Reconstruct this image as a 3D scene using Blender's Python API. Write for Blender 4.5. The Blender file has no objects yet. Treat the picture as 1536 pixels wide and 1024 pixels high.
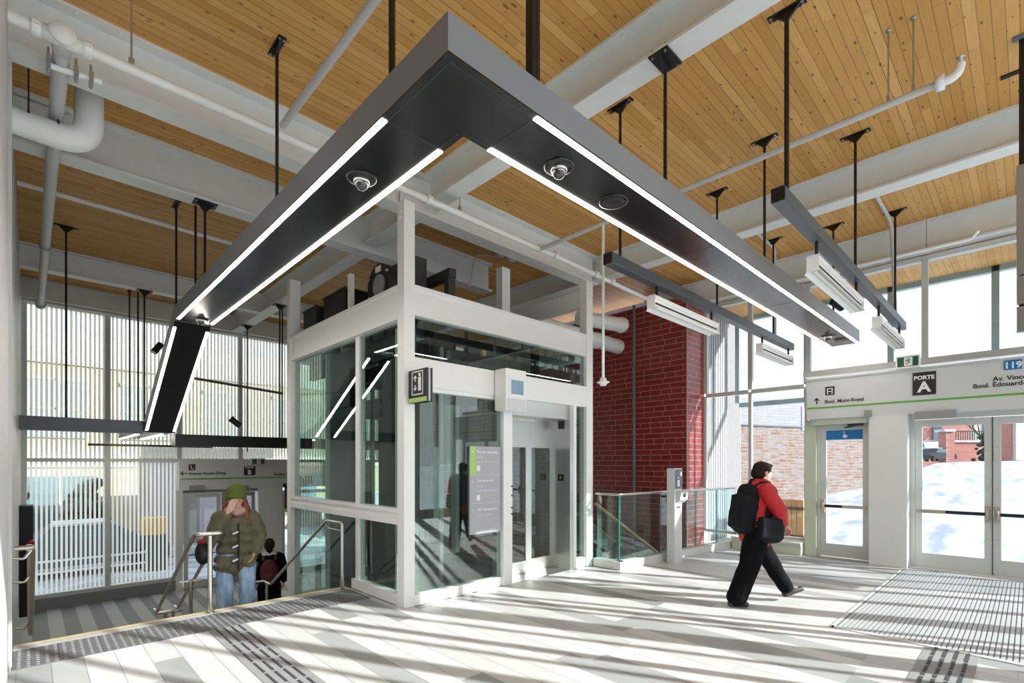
import bpy, bmesh, math, random
from mathutils import Vector, Matrix, noise
random.seed(7)
scene = bpy.context.scene
COL = scene.collection
PI = math.pi
# ------------------------------------------------------------------ camera
F, U0, V0, H = 751.0, 768.0, 695.0, 1.7
A = math.radians(46.0)
FW = (math.cos(A), math.sin(A)); RT = (math.sin(A), -math.cos(A))
cam_d = bpy.data.cameras.new('camera'); cam = bpy.data.objects.new('camera', cam_d); COL.objects.link(cam)
cam.location = (0, 0, H); cam.rotation_euler = (PI/2, 0, A - PI/2)
cam_d.sensor_width = 36; cam_d.lens = F/1536*36; cam_d.shift_y = (V0-512)/1536; cam_d.clip_start = .05; cam_d.clip_end = 400
scene.camera = cam
def ray(u): 
    r = (u-U0)/F
    return FW[0]+r*RT[0], FW[1]+r*RT[1]
def on(u, v, x=None, y=None, z=None, d=None):
    """the place seen at a photo position, on the plane x=, y=, z= or at a depth"""
    a, b = ray(u)
    if d is None:
        d = x/a if x is not None else y/b if y is not None else (z-H)*F/(V0-v)
    return Vector((a*d, b*d, H+d*(V0-v)/F))
# ------------------------------------------------------------------ mesh builder
class MB:
    def __init__(s): s.v = []; s.f = []; s.sm = []
    def add(s, vs, fs, smooth=False):
        n = len(s.v); s.v += [tuple(v) for v in vs]; s.f += [tuple(i+n for i in f) for f in fs]; s.sm += [smooth]*len(fs); return s
    def box(s, x0, x1, y0, y1, z0, z1):
        if x1 < x0: x0, x1 = x1, x0
        if y1 < y0: y0, y1 = y1, y0
        if z1 < z0: z0, z1 = z1, z0
        return s.add([(x0,y0,z0),(x1,y0,z0),(x1,y1,z0),(x0,y1,z0),(x0,y0,z1),(x1,y0,z1),(x1,y1,z1),(x0,y1,z1)],
              [(0,3,2,1),(4,5,6,7),(0,1,5,4),(1,2,6,5),(2,3,7,6),(3,0,4,7)])
    def bar(s, p0, p1, w, h, up=(0,0,1)):
        p0, p1 = Vector(p0), Vector(p1); d = (p1-p0).normalized(); up = Vector(up)
        sd = d.cross(up)
        if sd.length < 1e-5: sd = d.cross(Vector((0,1,0)))
        sd.normalize(); u = sd.cross(d)
        vs = [p+sd*a*w/2+u*b*h/2 for p in (p0,p1) for a,b in ((-1,-1),(1,-1),(1,1),(-1,1))]
        return s.add(vs, [(0,1,2,3),(7,6,5,4),(0,4,5,1),(1,5,6,2),(2,6,7,3),(3,7,4,0)])
    def cyl(s, p0, p1, r0, r1=None, n=16, caps=True):
        if r1 is None: r1 = r0
        p0, p1 = Vector(p0), Vector(p1); d = (p1-p0).normalized()
        a = d.cross(Vector((0,0,1)) if abs(d.z) < .9 else Vector((1,0,0))).normalized(); b = d.cross(a)
        vs = []
        for p, r in ((p0,r0),(p1,r1)):
            vs += [p+(a*math.cos(t*2*PI/n)+b*math.sin(t*2*PI/n))*r for t in range(n)]
        s.add(vs, [(i,(i+1)%n,n+(i+1)%n,n+i) for i in range(n)], True)
        if caps: s.add(vs, [tuple(range(n))[::-1], tuple(range(n,2*n))])
        return s
    def tube(s, pts, r, n=14, caps=True, bend=0, seg=7):
        pts = [Vector(p) for p in pts]
        if bend:
            q = [pts[0]]
            for i in range(1, len(pts)-1):
                a = (pts[i-1]-pts[i]).normalized(); b = (pts[i+1]-pts[i]).normalized()
                p0, p2 = pts[i]+a*bend, pts[i]+b*bend
                for k in range(seg+1):
                    t = k/seg; q.append(p0*(1-t)**2+pts[i]*2*t*(1-t)+p2*t*t)
            q.append(pts[-1]); pts = q
        rr = r if isinstance(r,(list,tuple)) else [r]*len(pts)
        d0 = (pts[1]-pts[0]).normalized()
        a = d0.cross(Vector((0,0,1)) if abs(d0.z) < .9 else Vector((1,0,0))).normalized()
        rings = []
        for i, p in enumerate(pts):
            d = (pts[min(i+1,len(pts)-1)]-pts[max(i-1,0)]).normalized()
            a = (a-d*a.dot(d)).normalized(); b = d.cross(a)
            rings.append([p+(a*math.cos(t*2*PI/n)+b*math.sin(t*2*PI/n))*rr[i] for t in range(n)])
        vs = [v for g in rings for v in g]; m = len(pts)
        s.add(vs, [(k*n+i,k*n+(i+1)%n,(k+1)*n+(i+1)%n,(k+1)*n+i) for k in range(m-1) for i in range(n)], True)
        if caps: s.add(vs, [tuple(range(n))[::-1], tuple(range((m-1)*n,m*n))])
        return s
    def lathe(s, c, prof, n=24, axis='z'):
        c = Vector(c); vs = []
        for r, h in prof:
            for t in range(n):
                x, y = r*math.cos(t*2*PI/n), r*math.sin(t*2*PI/n)
                vs.append(c+Vector({'z':(x,y,h),'x':(h,x,y),'y':(y,h,x)}[axis]))
        m = len(prof)
        s.add(vs, [(k*n+i,k*n+(i+1)%n,(k+1)*n+(i+1)%n,(k+1)*n+i) for k in range(m-1) for i in range(n)], True)
        s.add(vs, [tuple(range(n))[::-1], tuple(range((m-1)*n,m*n))]); return s
    def ell(s, c, rx, ry, rz, n=16, m=10, rot=None):
        c = Vector(c); vs = []
        for k in range(1, m):
            ph = PI*k/m
            for t in range(n):
                v = Vector((rx*math.sin(ph)*math.cos(t*2*PI/n), ry*math.sin(ph)*math.sin(t*2*PI/n), rz*math.cos(ph)))
                vs.append(c+(rot@v if rot else v))
        top, bot = Vector((0,0,rz)), Vector((0,0,-rz))
        vs += [c+(rot@top if rot else top), c+(rot@bot if rot else bot)]
        fs = [(k*n+i,(k+1)*n+i,(k+1)*n+(i+1)%n,k*n+(i+1)%n) for k in range(m-2) for i in range(n)]
        fs += [((m-1)*n, i, (i+1)%n) for i in range(n)] + [((m-1)*n+1, (m-2)*n+(i+1)%n, (m-2)*n+i) for i in range(n)]
        return s.add(vs, fs, True)
    def prism(s, poly, axis, a, b):
        """poly of 2D points extruded from a to b along axis; 2D order is the other two axes"""
        def P(p, h): return {'x':(h,p[0],p[1]),'y':(p[0],h,p[1]),'z':(p[0],p[1],h)}[axis]
        n = len(poly); vs = [P(p,a) for p in poly]+[P(p,b) for p in poly]
        return s.add(vs, [tuple(range(n))[::-1], tuple(range(n,2*n))]+[(i,(i+1)%n,n+(i+1)%n,n+i) for i in range(n)])
    def merge(s, o): return s.add(o.v, o.f)
    def mesh(s, name, off=(0,0,0), bevel=0, fix=True):
        me = bpy.data.meshes.new(name); off = Vector(off)
        me.from_pydata([Vector(v)-off for v in s.v], [], s.f)
        me.polygons.foreach_set('use_smooth', s.sm)
        if fix:
            bm = bmesh.new(); bm.from_mesh(me)
            bmesh.ops.recalc_face_normals(bm, faces=bm.faces)
            if bevel:
                ed = [e for e in bm.edges if len(e.link_faces)==2 and e.calc_face_angle(0) > 1.0]
                bmesh.ops.bevel(bm, geom=ed, offset=bevel, segments=2, affect='EDGES', profile=.6)
            bm.to_mesh(me); bm.free()
        return me
def link(name, me, mat, parent=None):
    o = bpy.data.objects.new(name, me); COL.objects.link(o)
    if mat and not me.materials: me.materials.append(mat)
    if parent: o.parent = parent
    return o
def wloc(o):
    p = Vector(o.location)
    return p + wloc(o.parent) if o.parent else p
def thing(name, label, cat, loc=(0,0,0), group=None):
    o = bpy.data.objects.new(name, None); COL.objects.link(o); o.location = loc
    o.empty_display_size = .1
    o['label'] = label; o['category'] = cat
    if group: o['group'] = group
    return o
def part(name, mb, mat, parent, bevel=0, label=None, kind=None):
    """mb is written in place (world coordinates); it becomes a child of its thing"""
    o = link(name, mb.mesh(name, wloc(parent), bevel), mat, parent)
    if label: o['label'] = label
    if kind: o['kind'] = kind
    return o
def solo(name, label, cat, mb, mat, group=None, bevel=0, kind=None, loc=None):
    if loc is None:
        xs = list(zip(*mb.v)); loc = ((min(xs[0])+max(xs[0]))/2, (min(xs[1])+max(xs[1]))/2, min(xs[2]))
    o = link(name, mb.mesh(name, loc, bevel), mat); o.location = loc
    o['label'] = label; o['category'] = cat
    if group: o['group'] = group
    if kind: o['kind'] = kind
    return o
def struct(name, mb, mat, bevel=0, label=None):
    o = link(name, mb.mesh(name, bevel=bevel), mat); o['kind'] = 'structure'
    if label: o['label'] = label
    return o
def sroot(name, label=None):
    o = bpy.data.objects.new(name, None); COL.objects.link(o); o['kind'] = 'structure'
    if label: o['label'] = label
    return o
def copy_tree(o, parent=None):
    c = o.copy(); COL.objects.link(c)
    if parent: c.parent = parent
    for ch in list(o.children): copy_tree(ch, c)
    return c
def text(mb, body, size, at, right, up=(0,0,1), align='LEFT', depth=.002, bold=0, width=None):
    cu = bpy.data.curves.new('t', 'FONT'); cu.body = body; cu.size = size; cu.align_x = align; cu.offset = bold; cu.extrude = depth
    cu.resolution_u = 3
    ob = bpy.data.objects.new('t', cu); COL.objects.link(ob)
    bpy.context.view_layer.update()
    dg = bpy.context.evaluated_depsgraph_get()
    me = bpy.data.meshes.new_from_object(ob.evaluated_get(dg))
    at, r, u = Vector(at), Vector(right).normalized(), Vector(up).normalized(); n = r.cross(u)
    sx = 1.0
    if width and len(me.vertices):
        xs = [v.co.x for v in me.vertices]; sx = width/(max(xs)-min(xs))
    mb.add([at+r*v.co.x*sx+u*v.co.y+n*v.co.z for v in me.vertices], [tuple(p.vertices) for p in me.polygons])
    bpy.data.objects.remove(ob); bpy.data.curves.remove(cu); bpy.data.meshes.remove(me)
    return mb
# ------------------------------------------------------------------ materials
def newmat(name):
    m = bpy.data.materials.new(name); m.use_nodes = True
    nt = m.node_tree; b = nt.nodes['Principled BSDF']
    return m, nt, b
def N(nt, t, **k):
    n = nt.nodes.new(t)
    for a, v in k.items():
        if a.startswith('i_'): n.inputs[int(a[2:])].default_value = v
        else: setattr(n, a, v)
    return n
def L(nt, a, b): nt.links.new(a, b)
def mathn(nt, op, a, b=None, c=None):
    n = nt.nodes.new('ShaderNodeMath'); n.operation = op
    for i, x in enumerate((a,b,c)):
        if x is None: continue
        if isinstance(x,(int,float)): n.inputs[i].default_value = x
        else: nt.links.new(x, n.inputs[i])
    return n.outputs[0]
def mixc(nt, fac, a, b, blend='MIX'):
    n = nt.nodes.new('ShaderNodeMix'); n.data_type = 'RGBA'; n.blend_type = blend
    for i, x in ((0,fac),(6,a),(7,b)):
        if isinstance(x,(int,float)): n.inputs[i].default_value = x
        elif isinstance(x, tuple): n.inputs[i].default_value = (*x,1) if len(x)==3 else x
        else: nt.links.new(x, n.inputs[i])
    return n.outputs[2]
def ramp(nt, fac, stops, interp='LINEAR'):
    n = nt.nodes.new('ShaderNodeValToRGB'); n.color_ramp.interpolation = interp
    e = n.color_ramp.elements
    while len(e) < len(stops): e.new(1)
    for i, (p, c) in enumerate(stops): e[i].position = p; e[i].color = (*c,1)
    nt.links.new(fac, n.inputs[0]); return n.outputs[0]
def pos(nt):
    g = nt.nodes.new('ShaderNodeNewGeometry'); s = nt.nodes.new('ShaderNodeSeparateXYZ'); L(nt, g.outputs['Position'], s.inputs[0])
    return g.outputs['Position'], s.outputs[0], s.outputs[1], s.outputs[2]
def plain(name, col, rough=.5, metal=0, spec=.5, var=.06, scale=6, bump=0, emit=None):
    m, nt, b = newmat(name)
    tc = N(nt,'ShaderNodeTexCoord'); nz = N(nt,'ShaderNodeTexNoise'); nz.inputs['Scale'].default_value = scale; nz.inputs['Detail'].default_value = 4
    L(nt, tc.outputs['Object'], nz.inputs['Vector'])
    c = mixc(nt, nz.outputs[0], tuple(max(0,x*(1-var)) for x in col), tuple(min(1,x*(1+var)) for x in col))
    L(nt, c, b.inputs['Base Color'])
    b.inputs['Roughness'].default_value = rough; b.inputs['Metallic'].default_value = metal; b.inputs['Specular IOR Level'].default_value = spec
    if bump:
        bp = N(nt,'ShaderNodeBump'); bp.inputs['Strength'].default_value = bump; bp.inputs['Distance'].default_value = .01
        L(nt, nz.outputs[0], bp.inputs['Height']); L(nt, bp.outputs[0], b.inputs['Normal'])
    if emit:
        b.inputs['Emission Color'].default_value = (*emit[0],1); b.inputs['Emission Strength'].default_value = emit[1]
    return m
def glassmat(name, tint, refl=.06, rough=0.0, frit=None, graz=.5):
    m, nt, b = newmat(name); nt.nodes.remove(b); out = nt.nodes['Material Output']
    tr = N(nt,'ShaderNodeBsdfTransparent'); tr.inputs[0].default_value = (*tint,1)
    gl = N(nt,'ShaderNodeBsdfGlossy'); gl.inputs['Color'].default_value = (.95,1,.98,1); gl.inputs['Roughness'].default_value = rough
    lw = N(nt,'ShaderNodeLayerWeight'); lw.inputs['Blend'].default_value = .35
    fac = mathn(nt,'ADD', mathn(nt,'MULTIPLY', mathn(nt,'POWER', lw.outputs['Facing'], 3), graz), refl)
    mx = N(nt,'ShaderNodeMixShader'); L(nt, fac, mx.inputs[0]); L(nt, tr.outputs[0], mx.inputs[1]); L(nt, gl.outputs[0], mx.inputs[2])
    last = mx.outputs[0]
    if frit:
        axis, period, duty, op = frit
        P, x, y, z = pos(nt); c = {'x':x,'y':y,'z':z}[axis]
        st = mathn(nt,'LESS_THAN', mathn(nt,'FRACT', mathn(nt,'DIVIDE', mathn(nt,'ADD', c, 50.0), period)), duty)
        df = N(nt,'ShaderNodeBsdfDiffuse'); df.inputs[0].default_value = (.88,.89,.86,1)
        tl = N(nt,'ShaderNodeBsdfTranslucent'); tl.inputs[0].default_value = (.97,.96,.90,1)
        ad = N(nt,'ShaderNodeMixShader'); ad.inputs[0].default_value = .8; L(nt, df.outputs[0], ad.inputs[1]); L(nt, tl.outputs[0], ad.inputs[2])
        m2 = N(nt,'ShaderNodeMixShader'); L(nt, mathn(nt,'MULTIPLY', st, op), m2.inputs[0]); L(nt, last, m2.inputs[1]); L(nt, ad.outputs[0], m2.inputs[2])
        last = m2.outputs[0]
    L(nt, last, out.inputs[0]); return m
def emis(name, col, s):
    m, nt, b = newmat(name); nt.nodes.remove(b)
    e = N(nt,'ShaderNodeEmission'); e.inputs[0].default_value = (*col,1); e.inputs[1].default_value = s
    L(nt, e.outputs[0], nt.nodes['Material Output'].inputs[0]); return m
def wood_deck():
    m, nt, b = newmat('timber_deck'); P, x, y, z = pos(nt)
    yb = mathn(nt,'DIVIDE', mathn(nt,'ADD', y, 20.0), .088); row = mathn(nt,'FLOOR', yb); fr = mathn(nt,'FRACT', yb)
    wn0 = N(nt,'ShaderNodeTexWhiteNoise', noise_dimensions='1D'); L(nt, row, wn0.inputs['W'])
    xs = mathn(nt,'ADD', mathn(nt,'DIVIDE', mathn(nt,'ADD', x, 30.0), 2.4), mathn(nt,'MULTIPLY', wn0.outputs[0], 7.0))
    xc = mathn(nt,'FLOOR', xs)
    cv = N(nt,'ShaderNodeCombineXYZ'); L(nt, row, cv.inputs[0]); L(nt, xc, cv.inputs[1])
    wn = N(nt,'ShaderNodeTexWhiteNoise', noise_dimensions='2D'); L(nt, cv.outputs[0], wn.inputs['Vector'])
    base = ramp(nt, wn.outputs[0], [(0,(.62,.32,.085)),(.35,(.69,.375,.105)),(.75,(.75,.42,.13)),(1,(.80,.47,.165))])
    # grain
    mp = N(nt,'ShaderNodeMapping'); mp.inputs['Scale'].default_value = (1.2, 40, 1); L(nt, P, mp.inputs[0])
    g = N(nt,'ShaderNodeTexNoise'); g.inputs['Scale'].default_value = 2.5; g.inputs['Detail'].default_value = 5; L(nt, mp.outputs[0], g.inputs['Vector'])
    base = mixc(nt, mathn(nt,'MULTIPLY', mathn(nt,'SUBTRACT', g.outputs[0], .35), .75), base, (.36,.17,.05))
    # knots
    mk = N(nt,'ShaderNodeMapping'); mk.inputs['Scale'].default_value = (7.0, 17, 1); L(nt, P, mk.inputs[0])
    wob = N(nt,'ShaderNodeTexNoise'); wob.inputs['Scale'].default_value = 3; L(nt, P, wob.inputs['Vector'])
    va = N(nt,'ShaderNodeVectorMath', operation='ADD'); L(nt, mk.outputs[0], va.inputs[0]); L(nt, wob.outputs['Color'], va.inputs[1])
    vo = N(nt,'ShaderNodeTexVoronoi'); vo.inputs['Scale'].default_value = 1.0; L(nt, va.outputs[0], vo.inputs['Vector'])
    sp = N(nt,'ShaderNodeSeparateColor'); L(nt, vo.outputs['Color'], sp.inputs[0])
    rad = mathn(nt,'ADD', mathn(nt,'MULTIPLY', sp.outputs[1], .15), .06)
    kn = mathn(nt,'MULTIPLY', mathn(nt,'LESS_THAN', vo.outputs['Distance'], rad), mathn(nt,'GREATER_THAN', sp.outputs[0], .22))
    base = mixc(nt, mathn(nt,'MULTIPLY', kn, .72), base, (.14,.06,.02))
    # grooves
    e = mathn(nt,'MINIMUM', fr, mathn(nt,'SUBTRACT', 1.0, fr))
    gv = mathn(nt,'LESS_THAN', e, .035)
    deep = mathn(nt,'LESS_THAN', mathn(nt,'FRACT', mathn(nt,'DIVIDE', row, 14.0)), .06)
    amt = mathn(nt,'MULTIPLY', gv, mathn(nt,'ADD', .55, mathn(nt,'MULTIPLY', deep, .42)))
    base = mixc(nt, amt, base, (.09,.04,.012))
    hx = mathn(nt,'FRACT', xs); hj = mathn(nt,'LESS_THAN', hx, .002)
    base = mixc(nt, mathn(nt,'MULTIPLY', hj, .5), base, (.12,.05,.02))
    L(nt, base, b.inputs['Base Color']); b.inputs['Roughness'].default_value = .55; b.inputs['Specular IOR Level'].default_value = .3
    return m
def floor_tiles():
    m, nt, b = newmat('stone_tiles'); P, x, y, z = pos(nt)
    xb = mathn(nt,'DIVIDE', mathn(nt,'ADD', x, 21.0-.137), .21); row = mathn(nt,'FLOOR', xb); fx = mathn(nt,'FRACT', xb)
    w0 = N(nt,'ShaderNodeTexWhiteNoise', noise_dimensions='1D'); L(nt, row, w0.inputs['W'])
    ys = mathn(nt,'ADD', mathn(nt,'DIVIDE', mathn(nt,'ADD', y, 20.0), .70), mathn(nt,'MULTIPLY', mathn(nt,'FLOOR', mathn(nt,'MULTIPLY', w0.outputs[0], 3)), .3333))
    yc = mathn(nt,'FLOOR', ys); fy = mathn(nt,'FRACT', ys)
    def cell(div, seed):
        c = N(nt,'ShaderNodeCombineXYZ'); L(nt, row, c.inputs[0]); L(nt, mathn(nt,'FLOOR', mathn(nt,'DIVIDE', yc, div)), c.inputs[1]); c.inputs[2].default_value = seed
        w = N(nt,'ShaderNodeTexWhiteNoise', noise_dimensions='3D'); L(nt, c.outputs[0], w.inputs['Vector']); return w.outputs[0]
    big = ramp(nt, cell(3.0, 1.0), [(0,(.54,.54,.53)),(.28,(.61,.61,.60)),(.62,(.48,.48,.475)),(.74,(.33,.34,.335)),(.88,(.25,.26,.26))], 'CONSTANT')
    sm = cell(1.0, 5.0)
    col = mixc(nt, mathn(nt,'MULTIPLY', sm, .22), big, (.44,.44,.43))
    nz = N(nt,'ShaderNodeTexNoise'); nz.inputs['Scale'].default_value = 7; nz.inputs['Detail'].default_value = 6; L(nt, P, nz.inputs['Vector'])
    col = mixc(nt, mathn(nt,'MULTIPLY', mathn(nt,'SUBTRACT', nz.outputs[0], .3), .45), col, (.38,.38,.37))
    jx = mathn(nt,'LESS_THAN', mathn(nt,'MINIMUM', fx, mathn(nt,'SUBTRACT',1.0,fx)), .014)
    jy = mathn(nt,'LESS_THAN', mathn(nt,'MINIMUM', fy, mathn(nt,'SUBTRACT',1.0,fy)), .0032)
    col = mixc(nt, mathn(nt,'MULTIPLY', jx, .8), col, (.14,.135,.13))
    col = mixc(nt, mathn(nt,'MULTIPLY', jy, .55), col, (.3,.29,.27))
    L(nt, col, b.inputs['Base Color']); b.inputs['Roughness'].default_value = .42; b.inputs['Specular IOR Level'].default_value = .4
    return m
def stripes(name, axis, w, c1, c2, joint=(.1,.1,.1), off=100.0, rough=.5):
    m, nt, b = newmat(name); P, x, y, z = pos(nt); c = {'x':x,'y':y}[axis]; o = {'x':y,'y':x}[axis]
    s = mathn(nt,'DIVIDE', mathn(nt,'ADD', c, off), w); alt = mathn(nt,'LESS_THAN', mathn(nt,'FRACT', mathn(nt,'DIVIDE', mathn(nt,'FLOOR', s), 2.0)), .25)
    nz = N(nt,'ShaderNodeTexNoise'); nz.inputs['Scale'].default_value = 5; L(nt, P, nz.inputs['Vector'])
    col = mixc(nt, alt, c1, c2); col = mixc(nt, mathn(nt,'MULTIPLY', nz.outputs[0], .3), col, (.25,.25,.25))
    fr = mathn(nt,'FRACT', s); j = mathn(nt,'LESS_THAN', fr, .03)
    oj = mathn(nt,'LESS_THAN', mathn(nt,'FRACT', mathn(nt,'DIVIDE', o, .9)), .008)
    col = mixc(nt, mathn(nt,'MULTIPLY', mathn(nt,'MAXIMUM', j, oj), .7), col, joint)
    L(nt, col, b.inputs['Base Color']); b.inputs['Roughness'].default_value = rough; return m
def bricks(name, axis, bw, bh, c1, c2, mortar, ms=.012, rough=.35, bias=0, spec=.5, mott=0.0):
    m, nt, b = newmat(name); P, x, y, z = pos(nt)
    cv = N(nt,'ShaderNodeCombineXYZ'); h = x if axis=='x' else y if axis=='y' else mathn(nt,'ADD', x, y)
    L(nt, h, cv.inputs[0]); L(nt, z, cv.inputs[1])
    bt = N(nt,'ShaderNodeTexBrick'); bt.inputs['Scale'].default_value = 1; bt.inputs['Brick Width'].default_value = bw; bt.inputs['Row Height'].default_value = bh
    bt.inputs['Mortar Size'].default_value = ms; bt.inputs['Mortar Smooth'].default_value = .1; bt.inputs['Bias'].default_value = bias
    bt.squash = .55; bt.squash_frequency = 3; bt.offset = .37
    bt.inputs['Color1'].default_value = (*c1,1); bt.inputs['Color2'].default_value = (*c2,1); bt.inputs['Mortar'].default_value = (*mortar,1)
    L(nt, cv.outputs[0], bt.inputs['Vector']); col = bt.outputs['Color']
    if mott:
        mp = N(nt,'ShaderNodeMapping'); mp.inputs['Scale'].default_value = (1.6,1.6,9); L(nt, P, mp.inputs[0])
        nz = N(nt,'ShaderNodeTexNoise'); nz.inputs['Scale'].default_value = 1.4; nz.inputs['Detail'].default_value = 5; L(nt, mp.outputs[0], nz.inputs['Vector'])
        f = ramp(nt, nz.outputs[0], [(.42,(0,0,0)),(.6,(1,1,1))])
        col = mixc(nt, mathn(nt,'MULTIPLY', f, mott), col, (.29,.265,.245))
    L(nt, col, b.inputs['Base Color']); b.inputs['Roughness'].default_value = rough; b.inputs['Specular IOR Level'].default_value = spec
    bp = N(nt,'ShaderNodeBump'); bp.inputs['Strength'].default_value = .35; bp.inputs['Distance'].default_value = .004; bp.invert = True
    L(nt, bt.outputs['Fac'], bp.inputs['Height']); L(nt, bp.outputs[0], b.inputs['Normal']); return m
def perforated():
    m, nt, b = newmat('perforated_panel'); P, x, y, z = pos(nt)
    fy = mathn(nt,'SUBTRACT', mathn(nt,'FRACT', mathn(nt,'DIVIDE', mathn(nt,'ADD',y,10.0), .016)), .5)
    fz = mathn(nt,'SUBTRACT', mathn(nt,'FRACT', mathn(nt,'DIVIDE', z, .016)), .5)
    d = mathn(nt,'ADD', mathn(nt,'MULTIPLY',fy,fy), mathn(nt,'MULTIPLY',fz,fz))
    hole = mathn(nt,'LESS_THAN', d, .055)
    L(nt, mixc(nt, mathn(nt,'MULTIPLY',hole,.85), (.80,.78,.80), (.22,.21,.23)), b.inputs['Base Color']); b.inputs['Roughness'].default_value = .5
    return m
def brushed(name, col, rough=.28, axis='z'):
    m, nt, b = newmat(name); P, x, y, z = pos(nt)
    mp = N(nt,'ShaderNodeMapping'); mp.inputs['Scale'].default_value = (120,120,1.5) if axis=='z' else (1.5,1.5,120); L(nt, P, mp.inputs[0])
    nz = N(nt,'ShaderNodeTexNoise'); nz.inputs['Scale'].default_value = 2; L(nt, mp.outputs[0], nz.inputs['Vector'])
    L(nt, mixc(nt, nz.outputs[0], tuple(c*.85 for c in col), tuple(min(1,c*1.1) for c in col)), b.inputs['Base Color'])
    b.inputs['Metallic'].default_value = 1; b.inputs['Roughness'].default_value = rough; b.inputs['Anisotropic'].default_value = .5; return m
def noisy(name, stops, scale=2, rough=.8, stretch=(1,1,1), detail=6, bump=0):
    m, nt, b = newmat(name); P, x, y, z = pos(nt)
    mp = N(nt,'ShaderNodeMapping'); mp.inputs['Scale'].default_value = stretch; L(nt, P, mp.inputs[0])
    nz = N(nt,'ShaderNodeTexNoise'); nz.inputs['Scale'].default_value = scale; nz.inputs['Detail'].default_value = detail; L(nt, mp.outputs[0], nz.inputs['Vector'])
    L(nt, ramp(nt, nz.outputs[0], stops), b.inputs['Base Color']); b.inputs['Roughness'].default_value = rough
    if bump:
        bp = N(nt,'ShaderNodeBump'); bp.inputs['Strength'].default_value = bump; bp.inputs['Distance'].default_value = .05
        L(nt, nz.outputs[0], bp.inputs['Height']); L(nt, bp.outputs[0], b.inputs['Normal'])
    return m
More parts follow.
